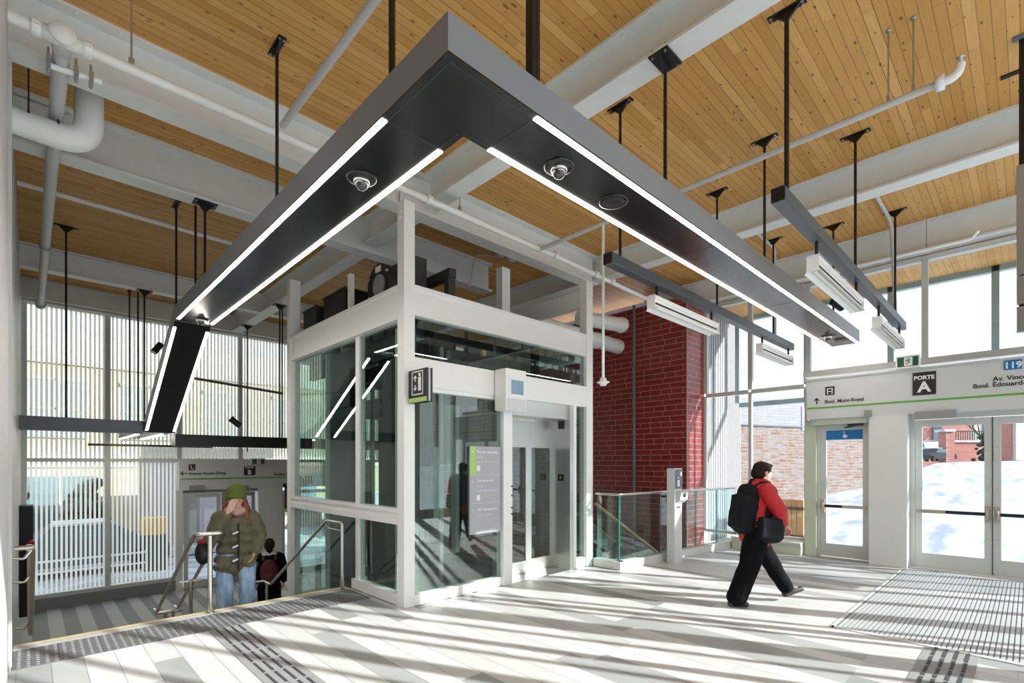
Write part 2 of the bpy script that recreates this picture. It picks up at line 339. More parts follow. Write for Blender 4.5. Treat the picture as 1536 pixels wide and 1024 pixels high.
M = dict(
 deck=wood_deck(), tiles=floor_tiles(),
 lower=stripes('striped_tiles','x',.23,(.13,.135,.13),(.36,.36,.35)),
 edge=plain('concrete_edge',(.40,.38,.36),.7), yellow=plain('yellow_nosing',(.80,.62,.28),.6),
 tact3=plain('charcoal_dome',(.17,.17,.17),.6,var=.15), tact=plain('charcoal_tactile_tile',(.10,.10,.105),.6,scale=9,var=.2), tact2=plain('grey_tactile_tile',(.27,.27,.27),.6,var=.15),
 groove=plain('dark_groove',(.05,.05,.055),.7), tray=plain('grille_tray',(.17,.17,.175),.6), matbar=plain('grille_bar',(.50,.51,.52),.45,.3), 
 beam=plain('grey_white_steel_paint',(.80,.82,.80),.45), white=plain('white_steel_paint',(.86,.86,.85),.4,var=.03),
 wall=plain('white_wall_paint',(.74,.76,.74),.55,var=.03), alu=plain('pale_painted_aluminium',(.60,.62,.60),.4,.1,var=.03),
 sage=plain('pale_green_paint',(.58,.63,.50),.5), bolt=plain('bolt_grey',(.42,.44,.43),.4,.6),
 black=plain('black_powder_coat',(.010,.010,.011),.4,0,.45,var=.2), arm=plain('charcoal_lacquered_metal',(.25,.265,.285),.36,0.0,.5,var=.05,scale=1.2), nearw=plain('dark_grey_render',(.06,.06,.06),.8),
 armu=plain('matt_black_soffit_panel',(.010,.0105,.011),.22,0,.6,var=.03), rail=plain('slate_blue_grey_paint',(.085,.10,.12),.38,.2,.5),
 dark=plain('dark_machinery',(.013,.015,.015),.5,.2), dark2=plain('charcoal_steel',(.05,.055,.055),.45,.3), pipe=plain('white_pipe_paint',(.86,.87,.85),.4),
 gpipe=plain('pale_grey_pipe',(.58,.59,.58),.4), galv=plain('galvanised_steel',(.45,.47,.48),.35,.8), chrome=brushed('stainless_tube',(.62,.60,.56),.25),
 steel=brushed('brushed_stainless',(.60,.61,.58),.32), steelx=brushed('brushed_stainless_grain_across',(.66,.67,.64),.3,'x'),
 led=emis('warm_led_diffuser',(1,.93,.84),14.0), lens=plain('smoked_dome',(.03,.03,.035),.05,0,1.0),
 glass=glassmat('clear_glass',(.93,.96,.95),.035,graz=.45), eglass=glassmat('green_tinted_glass',(.80,.89,.855),.07,graz=.75), rglass=glassmat('grey_solar_glass',(.80,.825,.835),.03,graz=.35), gglass=glassmat('guard_glass',(.80,.90,.87),.06,graz=.6),
 gedge=plain('green_glass_edge',(.02,.20,.16),.15,0,.8),
 frit=glassmat('frit_striped_glass',(.90,.95,.93),.03,frit=('x',.082,.52,.78),graz=.3),
 red=bricks('red_glazed_brick_side','y',.46,.118,(.235,.022,.018),(.31,.034,.026),(.45,.30,.27),.006,.30),
 redx=bricks('red_glazed_brick_end','x',.46,.118,(.235,.022,.018),(.31,.034,.026),(.45,.30,.27),.006,.30),
 obrick=bricks('old_mottled_brick','x+y',.42,.11,(.235,.095,.05),(.25,.15,.11),(.27,.25,.235),.014,.85,mott=.85),
 gbrick=bricks('grey_painted_brick','x+y',.42,.11,(.31,.31,.305),(.34,.34,.335),(.27,.27,.265),.012,.8),
 fbrick=bricks('red_street_brick','x+y',.24,.08,(.42,.14,.10),(.48,.19,.14),(.45,.33,.3),.008,.85),
 snow=noisy('snow',[(.34,(.34,.38,.45)),(.47,(.56,.58,.61)),(.6,(.66,.66,.67))],.8,.9,(1,2.2,1),bump=.8), street=noisy('snowy_street',[(.35,(.30,.32,.36)),(.6,(.62,.64,.68))],.6,.8,(1,3,1)),
 ribs=plain('white_ribbed_cladding',(.50,.50,.53),.45), perf=perforated(), curb=plain('grey_curb_tile',(.22,.23,.22),.6),
 stone=plain('pale_stone',(.66,.66,.63),.5), beige=noisy('beige_masonry',[(.3,(.36,.29,.20)),(.7,(.46,.39,.29))],1.2,.85), beige2=plain('cream_band',(.52,.48,.41),.8),
 win=plain('dark_window_pane',(.10,.17,.20),.08,0,.9), winp=plain('pale_teal_window_pane',(.26,.285,.265),.3,0,.5), wood=noisy('orange_cedar_slats',[(.3,(.50,.25,.10)),(.7,(.66,.38,.17))],4,.6,(6,6,.6)),
 signgrey=plain('pale_grey_sign_panel',(.64,.655,.66),.4,var=.015), signblk=plain('black_sign_panel',(.012,.012,.014),.4), ink=plain('black_lettering',(.02,.02,.02),.5), inkw=plain('white_lettering',(.85,.85,.85),.5),
 green=plain('bright_green_stripe',(.12,.42,.035),.45), lime=plain('lime_panel',(.38,.66,.16),.5), blue=plain('sign_blue',(.0,.20,.53),.4), exitg=plain('exit_sign_green',(.0,.075,.03),.35),
 purpleg=plain('grey_directory_panel',(.42,.42,.47),.35,var=.02), slate=plain('slate_sign_panel',(.12,.16,.20),.4), screen=plain('pale_blue_screen',(.22,.36,.50),.15,0,.7), grey=plain('mid_grey_casing',(.30,.30,.30),.45),
 brass=plain('dull_brass_lever',(.50,.45,.34),.35,.7), skin=plain('skin',(.62,.38,.29),.5,var=.05), hair=plain('dark_brown_hair',(.022,.013,.009),.8,0,.15,var=.4,scale=60), auburn=plain('auburn_hair',(.20,.06,.02),.45,var=.4,scale=60),
 redjk=plain('red_jacket_cloth',(.50,.010,.016),.6,var=.1,scale=20,bump=.15), blk=plain('black_cloth',(.006,.006,.007),.9,0,.1,var=.3,scale=18,bump=.2), navy=plain('charcoal_pack_fabric',(.008,.009,.012),.75,0,.2,var=.3,scale=25,bump=.2),
 parka=plain('olive_parka_cloth',(.125,.115,.07),.75,var=.18,scale=14,bump=.25), hat=plain('moss_green_knit',(.10,.14,.022),.85,var=.25,scale=70,bump=.5), jean=noisy('light_blue_denim',[(.3,(.16,.30,.50)),(.6,(.40,.55,.72)),(.75,(.62,.72,.82))],6,.8,(2,2,.6)),
 pink=plain('dusty_pink_knit',(.55,.33,.31),.85,bump=.3), maroon=plain('maroon_fabric',(.09,.008,.012),.7), white2=plain('off_white_cloth',(.55,.55,.55),.8), shoe=plain('dark_shoe_leather',(.03,.027,.025),.5), sole=plain('pale_sole',(.5,.5,.48),.6),
 paint=plain('car_paint_white',(.7,.72,.74),.25), paintb=plain('car_paint_dark',(.03,.04,.05),.25), tyre=plain('tyre_rubber',(.015,.015,.015),.8), bark=plain('bark',(.12,.09,.07),.9), hedge=noisy('dark_evergreen',[(.3,(.01,.025,.015)),(.7,(.05,.09,.05))],8,.9),
 orange=plain('safety_yellow',(.75,.42,.04),.5), dgreen=plain('dark_green_plastic',(.02,.06,.05),.5), mauve=plain('mauve_grey_stone',(.42,.37,.42),.8), gold=plain('bronze_handrail',(.55,.33,.16),.35,.4), roof=plain('roof_membrane',(.12,.12,.12),.9), lampw=plain('fluorescent_tube',(.8,.8,.78),.3))
ZC = 5.65            # underside of the timber deck
ZL = -1.5            # lower hall floor
YB = 15.1            # back glass wall
XR = 10.7            # right glass wall
# ------------------------------------------------------------------ floors, stairs
m = MB(); m.box(-1.6,12.2,-3.1,4.20,-.25,0); m.box(-1.6,6.72,4.20,5.09,-.25,0); m.box(-.2,3.16,5.09,6.57,-.25,0); m.box(-1.6,-.2,5.09,6.0,-.25,0)
m.prism([(6.72,4.20),(10.72,4.20),(6.72,4.56)],'z',-.25,0)
struct('floor', m, M['tiles'])
m = MB(); m.box(-.4,9.9,6.3,15.4,ZL-.2,ZL); m.box(3.16,9.9,4.7,6.3,ZL-.2,ZL)
struct('floor', m, M['lower'])
st = sroot('stairs')
sb, nb = MB(), MB()
for i in range(8):
    y0 = 6.57+i*.29; zt = -(i+1)/6
    sb.box(-.2,3.10,y0,8.90 if i == 7 else 6.57+(i+1)*.29,ZL,zt)
    nb.box(-.2,3.10,y0+.25,y0+.292,zt,zt+.004)
part('tread', sb, M['edge'], st); part('nosing', nb, M['yellow'], st)
part('nosing', MB().box(-.1,3.14,6.528,6.58,-.02,.006), M['yellow'], st)
part('landing_edge', MB().box(-.1,3.12,6.38,6.528,0,.004), M['edge'], st)
# retaining face under the upper floor
struct('wall_well', MB().box(6.9,9.85,4.62,4.70,ZL,-.25), M['wall'])
# ------------------------------------------------------------------ tactile paving, mat
t = thing('tactile_paving','dark grey domed warning tile band along the stair top','tactile paving',(1.5,6.1,0))
b1, b2, b3 = MB(), MB(), MB()
b1.box(-.1,3.12,5.80,6.38,0,.005)
for i in range(54):
    for j in range(9):
        x, y = -.06+i*.059, 5.835+j*.0635
        b2.cyl((x,y,.005),(x,y,.011),.017,.011,6)
for i in range(11): b3.box(-.1+i*.295,-.1+i*.295+.006,5.80,6.38,.005,.0056)
part('base_tile', b1, M['tact'], t); part('raised_domes', b2, M['tact3'], t); part('joint_lines', b3, M['groove'], t)
def guide(label, x0, x1, y0, y1, alongy):
    t = thing('tactile_paving',label,'tactile paving',((x0+x1)/2,(y0+y1)/2,0))
    a, b = MB(), MB(); a.box(x0,x1,y0,y1,0,.004)
    n = 5
    if alongy:
        w = (x1-x0)/n; k = 0; y = y1
        while y-.30 > y0:
            for i in range(n-1): b.box(x0+(i+.86)*w,x0+(i+1.1)*w,y-.28,y-.02,.004,.009)
            y -= .30
    else:
        w = (y1-y0)/n; x = x1
        while x-.30 > x0:
            for i in range(n-1): b.box(x-.28,x-.02,y0+(i+.8)*w,y0+(i+1.1)*w,.004,.009)
            x -= .30
    part('base_tile', a, M['tact2'], t); part('raised_bars', b, M['groove'], t)
guide('grey guide strip with dark bars running from the stair top towards the viewer',1.31,1.66,.9,5.80,True)
guide('grey guide strip with dark bars leading up to the metal floor grille',2.6,6.04,.31,.68,False)
t = thing('floor_grille','long metal foot grille sunk in the floor before the double doors','mat',(8.1,.4,0))
part('tray', MB().box(6.05,10.15,-1.0,1.42,0,.003), M['tray'], t)
g = MB()
for i in range(61): 
    y = -.99+i*.0393; g.box(6.06,10.14,y,y+.0285,.003,.008)
part('grille_bars', g, M['matbar'], t)
part('rim', MB().box(6.0,6.06,-1.0,1.44,0,.009).box(6.0,10.15,1.42,1.45,0,.009), M['alu'], t)
# ------------------------------------------------------------------ ceiling and roof
struct('ceiling', MB().box(-1.8,XR+.15,-3.2,15.3,ZC,ZC+.12), M['deck'])
struct('roof', MB().box(-1.9,12.3,-3.3,15.4,ZC+.12,ZC+.35), M['roof'])
struct('trim_1', MB().box(XR+.15,12.15,-3.2,5.4,5.12,5.24), M['deck'])     # timber soffit outside the clerestory
struct('trim_2', MB().box(XR+.15,12.3,-3.2,5.4,5.24,ZC+.12), M['wall'])
# ------------------------------------------------------------------ steel beams
def ibeam(label, axis, c, a, b, zt, zb, w=.25, tf=.028, tw=.02, bolts=True):
    mid = (a+b)/2
    t = thing('steel_beam', label, 'beam', (c,mid,zb) if axis=='y' else (mid,c,zb))
    mb = MB()
    def bx(l0,l1,z0,z1):
        if axis=='y': mb.box(c+l0,c+l1,a,b,z0,z1)
        else: mb.box(a,b,c+l0,c+l1,z0,z1)
    bx(-w/2,w/2,zb,zb+tf); bx(-tw/2,tw/2,zb+tf,zt-tf); bx(-w/2,w/2,zt-tf,zt)
    if bolts:
        s = a+.2
        while s < b-.1:
            for l in (-w*.34, w*.34):
                p = (c+l,s) if axis=='y' else (s,c+l)
                mb.cyl((*p,zt-tf-.014),(*p,zt-tf),.017,n=6)
            s += .30
    part('girder', mb, M['beam'], t)
    return t
Z1 = 5.10; Z2 = 5.22
ibeam('white steel cross beam nearest the viewer, running over the lift behind a white pipe','x',5.86,-.2,7.8,ZC,Z1)
ibeam('white steel cross beam second from the viewer, behind the thick bent pipe','x',7.52,-.2,6.6,ZC,Z1)
ibeam('grey steel cross beam third from the viewer, above the sloping light','x',12.55,-.2,9.8,ZC,Z2,.22)
ibeam('dark steel edge beam along the top of the far striped glass wall','x',14.85,-.2,9.8,ZC,Z2,.18,bolts=False)
G1 = ibeam('white steel girder crossing behind the outer corner of the hanging light','y',3.99,-3.0,5.735,ZC,Z2)
ibeam('grey steel girder continuing behind the lift towards the far glass wall','y',3.99,5.985,7.395,ZC,Z2)
ibeam('grey steel girder from the second cross beam to the far glass wall','y',4.02,7.645,12.44,ZC,Z2)
ibeam('short end of grey girder meeting the far glass wall','y',4.02,12.66,14.76,ZC,Z2)
ibeam('white steel girder in the middle of the right half of the ceiling','y',7.94,-3.0,11.9,ZC,Z2)
ibeam('white steel edge girder over the right hand clerestory windows','y',10.57,-3.0,6.4,ZC,Z2-.05)
g = thing('gusset_plate','bolted steel gusset plate where girder meets first cross beam','plate',(3.7,5.7,5.2))
k, q = MB(), MB(); k.box(3.55,3.97,5.845-.035,5.845-.018,5.16,5.58)
for i in range(2):
    for j in range(4): q.cyl((3.62+i*.12,5.81,5.24+j*.09),(3.62+i*.12,5.79,5.24+j*.09),.018,n=6)
k.merge(q); part('plate', k, M['beam'], g)
g = thing('gusset_plate','bolted end plate on second cross beam at far left','plate',(.1,7.5,5.15))
k, q = MB(), MB(); k.box(-.15,.35,7.475,7.49,5.15,5.60)
for i in range(4):
    for j in range(4): q.cyl((-.05+i*.1,7.476,5.22+j*.1),(-.05+i*.1,7.452,5.22+j*.1),.022,n=6)
k.merge(q); part('plate', k, M['beam'], g)
# ------------------------------------------------------------------ left walls
struct('wall_left', MB().box(-.20,-.12,3.2,5.92,.07,ZC), M['perf'])
struct('baseboard_left', MB().box(-.20,-.115,3.2,5.93,0,.07), M['grey'])
struct('trim_3', MB().box(-.21,-.10,5.92,5.985,0,ZC), M['alu'])
struct('trim_4', MB().box(-.24,-.12,5.985,15.0,ZL,ZC), M['alu'])
struct('wall_near', MB().box(-1.7,-1.6,-3.1,6.0,0,ZC).box(-1.6,-.21,5.95,6.0,0,ZC), M['nearw'])
# ------------------------------------------------------------------ far glass wall (window 1) and curb
struct('baseboard_far', MB().box(-.12,2.72,14.92,15.25,ZL,ZL+.26), M['curb'])
w = sroot('window_1','tall glass wall with fine white vertical stripes at the far end')
xs = [-.08+1.42*i for i in range(8)]
fr = MB()
for i, x in enumerate(xs):
    zb = ZL+.26 if x < 2.9 else 1.78
    fr.box(x-.05,x+.05,15.02,15.16,zb,5.25)
    if i < 7:
        x0, x1 = x+.05, xs[i+1]-.05
        fr.box(x0,x1,15.02,15.16,1.74,1.82); fr.box(x0,x1,15.02,15.16,5.17,5.25)
        if x < 2.7: fr.box(x0,x1,15.02,15.16,ZL+.26,ZL+.33)
part('frame', fr, M['alu'], w)
for i in range(7):
    x0, x1 = xs[i]+.05, xs[i+1]-.05
    part('pane', MB().box(x0,x1,15.08,15.09,1.82,5.17), M['frit'], w)
    if xs[i] < 2.7: part('pane', MB().box(x0,x1,15.08,15.09,ZL+.33,1.74), M['frit'], w)
fin = MB()
for i in range(120): fin.box(-.05+i*.0825,-.05+i*.0825+.02,15.20,15.25,1.9,5.2)
part('outer_fins', fin, M['alu'], w)
# portal B
YP = 14.86
p = thing('door_portal','grey door portal with a green striped sign, lower hall','portal',(5,15,ZL))
part('fascia', MB().box(2.72,8.0,YP,15.0,1.02,1.80), M['signgrey'], p)
part('jamb', MB().box(2.66,2.80,YP,15.0,ZL,1.02), M['wall'], p)
part('pier', MB().box(4.58,5.22,YP-.02,15.0,ZL,1.02), M['wall'], p)
part('jamb', MB().box(6.75,8.0,YP,15.0,ZL,1.02), M['wall'], p)
part('green_line', MB().box(2.76,8.0,YP-.006,YP,1.29,1.325), M['green'], p)
lt = MB()
def cpx(u, v): return on(u, v, y=YP-.004)
def ptext(body, u, v, size, **k):
    q = cpx(u, v); part('lettering', text(MB(), body, size, (q.x, YP-.004, q.z), (1,0,0), **k), M['ink'], p)
ptext("Avenue Vincent-D'Indy", 283, 712, .105, bold=.002, width=.86); ptext("Pavillon Marie-Victorin", 410.5, 713, .105, bold=.002, width=.95)
q = cpx(271,710); ax, az = q.x, q.z
lt.bar((ax,YP-.004,az),(ax+.14,YP-.004,az),.004,.022); lt.bar((ax,YP-.004,az),(ax+.06,YP-.004,az+.05),.004,.022); lt.bar((ax,YP-.004,az),(ax+.06,YP-.004,az-.05),.004,.022)
part('arrow', lt, M['ink'], p)
q0, q1 = cpx(366,699), cpx(382,712.5)
part('letter_panel', MB().box(q0.x,q1.x+.02,YP-.012,YP,q1.z,q0.z), M['signblk'], p)
part('lettering', text(MB(),'B',.17,((q0.x+q1.x)/2,YP-.014,q1.z+.03),(1,0,0),align='CENTER',bold=.006), M['inkw'], p, label='white letter B'); part('lettering', text(MB(),'PORTE',.065,((q0.x+q1.x)/2,YP-.014,q1.z+.19),(1,0,0),align='CENTER',bold=.002), M['inkw'], p, label='white lettering PORTE')
q0, q1 = cpx(283,696), cpx(293,705)
part('pictogram', MB().box(q0.x,q1.x,YP-.01,YP,q1.z,q0.z), M['signblk'], p)
lw = MB(); cx = (q0.x+q1.x)/2; cz = (q0.z+q1.z)/2
lw.cyl((cx-.03,YP-.011,cz+.05),(cx-.03,YP-.014,cz+.05),.014,n=8); lw.bar((cx-.03,YP-.012,cz+.03),(cx-.01,YP-.012,cz-.04),.003,.02); lw.bar((cx-.01,YP-.012,cz-.04),(cx+.04,YP-.012,cz-.045),.003,.015); lw.bar((cx+.03,YP-.012,cz+.02),(cx+.03,YP-.012,cz-.03),.003,.018)
part('pictogram_mark', lw, M['inkw'], p)
d = sroot('door_1','double grey framed glass door under the far portal')
for x0, x1 in ((2.84,3.66),(3.70,4.52)):
    f = MB(); f.box(x0,x0+.09,14.94,14.99,ZL+.01,.93); f.box(x1-.09,x1,14.94,14.99,ZL+.01,.93); f.box(x0+.09,x1-.09,14.94,14.99,.82,.93); f.box(x0+.09,x1-.09,14.94,14.99,ZL+.01,ZL+.2)
    lf = part('leaf', f, M['grey'] if x0 > 3 else M['alu'], d)
    part('pane', MB().box(x0+.09,x1-.09,14.96,14.97,ZL+.2,.82), M['glass'], d)
part('header', MB().box(2.8,4.58,14.93,14.99,.94,1.02), M['grey'], d)
d = sroot('door_2','narrow visible door to the right of the far pier')
f = MB(); f.box(5.24,5.32,14.94,14.99,ZL+.01,.93); f.box(6.65,6.73,14.94,14.99,ZL+.01,.93); f.box(5.32,6.65,14.94,14.99,.83,.93); f.box(5.32,6.65,14.94,14.99,ZL+.01,ZL+.15)
part('leaf', f, M['alu'], d); part('pane', MB().box(5.32,6.65,14.96,14.97,ZL+.15,.83), M['glass'], d)
for u, lab in ((295,'grey door closer box over the left leaf of the far double door'),(362,'grey door closer box over the right leaf of the far double door')):
    q = on(u,731,y=14.84); solo('door_closer',lab,'door closer', MB().box(q.x-.16,q.x+.16,14.76,14.858,q.z-.05,q.z+.06), M['grey'], 'door closers in the lower hall', .008)
q = on(427,748,y=14.8)
s = thing('hanging_sign','small black projecting sign with green foot by the far door','sign',(q.x,14.7,q.z-.3))
part('panel', MB().box(q.x-.02,q.x+.02,14.40,14.76,q.z-.27,q.z+.33), M['signblk'], s); part('foot_stripe', MB().box(q.x-.022,q.x+.022,14.40,14.76,q.z-.36,q.z-.27), M['lime'], s); part('bracket', MB().box(q.x-.03,q.x+.03,14.35,14.858,q.z+.33,q.z+.44), M['dark'], s)
def exit_sign(label, c, nrm, w, h, dpt):
    """running-man exit sign, c centre of face, nrm 'y-' or 'x-'"""
    t = thing('exit_sign', label, 'exit sign', c)
    cx, cy, cz = c
    def bx(a0,a1,z0,z1,d0,d1):
        return MB().box(cx+a0,cx+a1,cy+d0,cy+d1,cz+z0,cz+z1) if nrm=='y-' else MB().box(cx+d0,cx+d1,cy-a0,cy-a1,cz+z0,cz+z1)
    def P(a,z,dd): return (cx+a,cy+dd,cz+z) if nrm=='y-' else (cx+dd,cy-a,cz+z)
    part('casing', bx(-w/2,w/2,-h/2,h/2,0,dpt), M['white'] if nrm!='y-' else M['alu'], t, .006)
    part('green_face', bx(-w*.43,w*.43,-h*.38,h*.38,-.004,0), M['exitg'], t)
    part('white_square', bx(-h*.24,h*.30,-h*.34,h*.34,-.006,-.004), M['inkw'], t)
    k = MB(); s = h
    for a in ([(-.02,.14),(.06,-.02)],[(.06,-.02),(.16,-.12)],[(.06,-.02),(-.02,-.14)],[(-.02,-.14),(-.12,-.17)],[(.0,.14),(.12,.08)],[(.12,.08),(.19,.13)],[(.0,.14),(-.10,.10)],[(-.10,.10),(-.12,0)]):
        k.bar(P(a[0][0]*s,a[0][1]*s,-.008),P(a[1][0]*s,a[1][1]*s,-.008),.05*s if nrm=='y-' else .003,.003 if nrm=='y-' else .055*s,(0,1,0) if nrm=='y-' else (0,0,1))
    k.ell(P(.05*s,.23*s,-.007),.05*s,.05*s,.05*s,8,6) if nrm!='y-' else k.ell(P(.05*s,.23*s,-.007),.05*s,.003,.05*s,8,6)
    part('running_figure', k, M['exitg'], t)
q = on(387,692,y=14.7); exit_sign('small green exit sign above the lettered panel of the lower portal', (q.x,14.66,q.z), 'y-', .36, .17, .199)
# ------------------------------------------------------------------ hanging light
LX0, LX1, LY0, LY1, LZ, LH = 1.49, 1.944, 1.997, 2.448, 3.73, .207
XE = 10.05; YBend, YS, ZS = 8.42, 10.97, 2.26
lt_ = thing('hanging_light','huge black L-shaped hanging light with bright edge strips, sloping down over the stairs','light',(1.7,2.2,LZ))
poly = [(LX0,LY0),(XE,LY0),(XE,LY1),(LX1,LY1),(LX1,YBend),(LX0,YBend)]
body = MB(); body.prism(poly,'z',LZ+.012,LZ+LH)
part('housing', body, M['arm'], lt_)
sl = MB(); sl.prism([(YBend,LZ+.012),(YBend,LZ+LH),(YBend+.06,LZ+LH),(YS+.09,ZS+LH),(YS+.35,ZS+LH),(YS+.35,ZS+.012),(YS,ZS+.012)],'x',LX0,LX1)
part('housing', sl, M['arm'], lt_, label='sloping arm housing')
un = MB(); un.box(LX0+.001,LX1-.001,LY0+.001,YBend-.01,LZ,LZ+.012); un.box(LX1-.001,XE-.001,LY0+.001,LY1-.001,LZ,LZ+.012)
part('underside_panel', un, M['armu'], lt_)
def slope_pt(y, dz): return LZ+(y-YBend)/(YS-YBend)*(ZS-LZ)+dz
un = MB(); un.prism([(YBend+.02,slope_pt(YBend+.02,.014)),(YBend+.02,slope_pt(YBend+.02,0)),(YS,slope_pt(YS,0)),(YS,slope_pt(YS,.014))],'x',LX0+.001,LX1-.001)
part('underside_panel', un, M['armu'], lt_)
for x0,x1,y0,y1 in ((LX0+.04,2.14,2.035,2.041),(LX0+.04,LX0+.046,LY0+.04,2.65),(LX0+.04,1.905,2.647,2.653),(2.137,2.143,LY0+.04,2.41),(1.90,1.906,LY1,2.65),(1.9,2.14,2.41,2.416),(LX0+.045,1.9,4.55,4.554),(LX0+.045,1.9,6.5,6.504),(4.6,4.604,2.04,2.40),(6.9,6.904,2.04,2.40)): part('panel_seam', MB().box(x0,x1,y0,y1,LZ-.0015,LZ), M['groove'], lt_)
part('light_strip', MB().box(2.14,XE-.02,LY0+.002,LY0+.040,LZ-.006,LZ+.0), M['led'], lt_)
part('light_strip', MB().box(2.14,XE-.02,LY1-.040,LY1-.002,LZ-.006,LZ+.0), M['led'], lt_)
part('light_strip', MB().box(LX0+.002,LX0+.040,2.65,YBend-.12,LZ-.006,LZ), M['led'], lt_)
part('light_strip', MB().box(LX1-.040,LX1-.002,2.66,YBend-.12,LZ-.006,LZ), M['led'], lt_)
for a, b in ((LX0+.002,LX0+.04),(LX1-.04,LX1-.002)):
    ya, yb = YBend+.12, YS-.06
    part('light_strip', MB().prism([(ya,slope_pt(ya,-.006)),(ya,slope_pt(ya,.001)),(yb,slope_pt(yb,.001)),(yb,slope_pt(yb,-.006))],'x',a,b), M['led'], lt_)
low = MB(); low.box(LX0,LX1,YS+.35,14.55,ZS+.012,ZS+LH-.06)
part('housing', low, M['armu'], lt_, label='level lower arm housing')
part('light_strip', MB().box(LX0+.01,LX0+.06,12.0,14.5,ZS,ZS+.012), M['led'], lt_)
part('light_strip', MB().box(LX1-.06,LX1-.01,12.0,14.5,ZS,ZS+.012), M['led'], lt_)
# dome cameras and grilles set into the light
def dome(label, x, y):
    t = thing('dome_camera', label, 'camera', (x,y,LZ-.06), 'dome cameras in the hanging light')
    part('trim_ring', MB().lathe((x,y,LZ-.012),[(.0,.012),(.105,.012),(.105,.006),(.095,0),(.062,-.004),(.0,-.004)],28), M['armu'], t)
    part('bezel', MB().lathe((x,y,LZ-.018),[(.0,.004),(.056,.004),(.056,-.012),(.048,-.018),(0,-.018)],24), M['steel'], t)
    part('dome', MB().ell((x,y,LZ-.034),.047,.047,.05,18,12), M['lens'], t)
dome('dome camera under the left arm of the black light',1.707,3.31)
dome('dome camera under the right arm of the black light, near the corner',2.61,2.24)
dome('dome camera near the far right end of the black light',9.16,2.24)
dome('dome camera where the black light starts to slope down',1.74,8.10)
def grille(label,x,y):
    t = thing('speaker_grille',label,'speaker',(x,y,LZ-.01))
    part('ring', MB().lathe((x,y,LZ-.008),[(0,.008),(.11,.008),(.11,0),(.098,-.002),(.098,.003),(0,.003)],30), M['armu'], t)
    part('mesh_cone', MB().lathe((x,y,LZ-.006),[(0,.002),(.092,.002),(.085,-.003),(0,-.004)],30), M['black'], t)
grille('round black speaker grille under the right arm of the light',3.26,2.245)
grille('small round plate beside the dome camera at far right end of the light',9.55,2.15)
# black cross boxes in the lower hall
def boxrail(label, x0,x1,y0,y1,z0,z1, mat='black'):
    return solo('light_box', label, 'light box', MB().box(x0,x1,y0,y1,z0,z1), M[mat], 'black light boxes across the lower hall', .006)
boxrail('long black box from the left wall to the foot of the sloping light',-.11,1.48,11.02,11.30,2.24,2.46,'rail')
boxrail('long black box from the foot of the sloping light to behind the lift',1.96,7.6,11.02,11.35,2.03,2.25)
solo('conduit_bar','thin dark bar crossing the end of the lower light arm','bar', MB().box(.95,3.4,14.57,14.61,2.10,2.15), M['dark'])
solo('conduit_bar','thin black bar bracing between sloping light and lift frame','bar', MB().cyl((1.95,9.6,3.11),(3.14,8.9,2.90),.022), M['black'])
def tube_fix(label, p0, p1, zt, h, w, axis, stem=None):
    """hanging fluorescent fitting"""
    t = thing('fluorescent_light', label, 'light', ((p0[0]+p1[0])/2,(p0[1]+p1[1])/2,zt-h), 'white fluorescent fittings')
    x0,y0 = p0; x1,_ = p1
    part('spine', MB().box(x0,x1,y0-w*.34,y0+w*.34,zt-h*.30,zt), M['white'], t, .004)
    part('ballast_cover', MB().box(x0+.01,x1-.01,y0-w*.22,y0+w*.22,zt-h*.62,zt-h*.30), M['beam'], t)
    part('slot', MB().box(x0+.02,x1-.02,y0-w*.225,y0-w*.22,zt-h*.60,zt-h*.46), M['dark'], t)
    part('reflector', MB().prism([(y0-w*.5,zt-h),(y0-w*.5,zt-h+.010),(y0-w*.2,zt-h*.62),(y0+w*.2,zt-h*.62),(y0+w*.5,zt-h+.010),(y0+w*.5,zt-h),(y0+w*.15,zt-h*.70),(y0-w*.15,zt-h*.70)],'x',x0+.01,x1-.01), M['pipe'], t)
    part('end_plate', MB().box(x0-.010,x0,y0-w*.36,y0+w*.36,zt-h*.9,zt), M['white'], t); part('end_plate', MB().box(x1,x1+.010,y0-w*.36,y0+w*.36,zt-h*.9,zt), M['white'], t)
    part('tube', MB().cyl((x0+.04,y0,zt-h*.80),(x1-.04,y0,zt-h*.80),.016), M['lampw'], t)
    for x in (x0+.12,x1-.12):
        if stem: part('stem', MB().cyl((x,y0,zt),(x,y0,stem),.016,n=10), M['black'], t)
    return t
tube_fix('fluorescent fitting over the lower doors, behind the sloping light',(2.6,12.6),(4.05,12.6),2.30,.14,.22,'x')
# slate rails on the right and their fittings
def rail(label,x0,x1,y,z):
    t = thing('lighting_rail', label, 'rail', ((x0+x1)/2,y,z), 'slate grey lighting rails')
    part('channel', MB().box(x0,x1,y-.055,y+.055,z,z+.12), M['rail'], t, .006)
    part('end_cap', MB().box(x0-.006,x0,y-.054,y+.054,z+.001,z+.119), M['black'], t)
rail('slate grey hanging rail starting left of the light arm, by the brick wall',4.47,10.4,3.15,3.84)
rail('slate grey hanging rail in front of the right clerestory windows',4.49,10.3,1.46,3.88)
for lab, x0, x1, y in (('fluorescent fitting hung under the rail in front of the red brick corner',5.36,7.1,3.15),('small far fluorescent fitting beyond the right light arm, before the glass',8.8,10.35,3.15),
      ('large fluorescent fitting under the right rail, in front of the clerestory',5.45,7.3,1.46),('far fluorescent fitting at right rail end above the exit sign',8.35,10.15,1.46)):
    tube_fix(lab,(x0,y),(x1,y),3.71,.17,.15,'x',3.84 if y > 2 else 3.88)
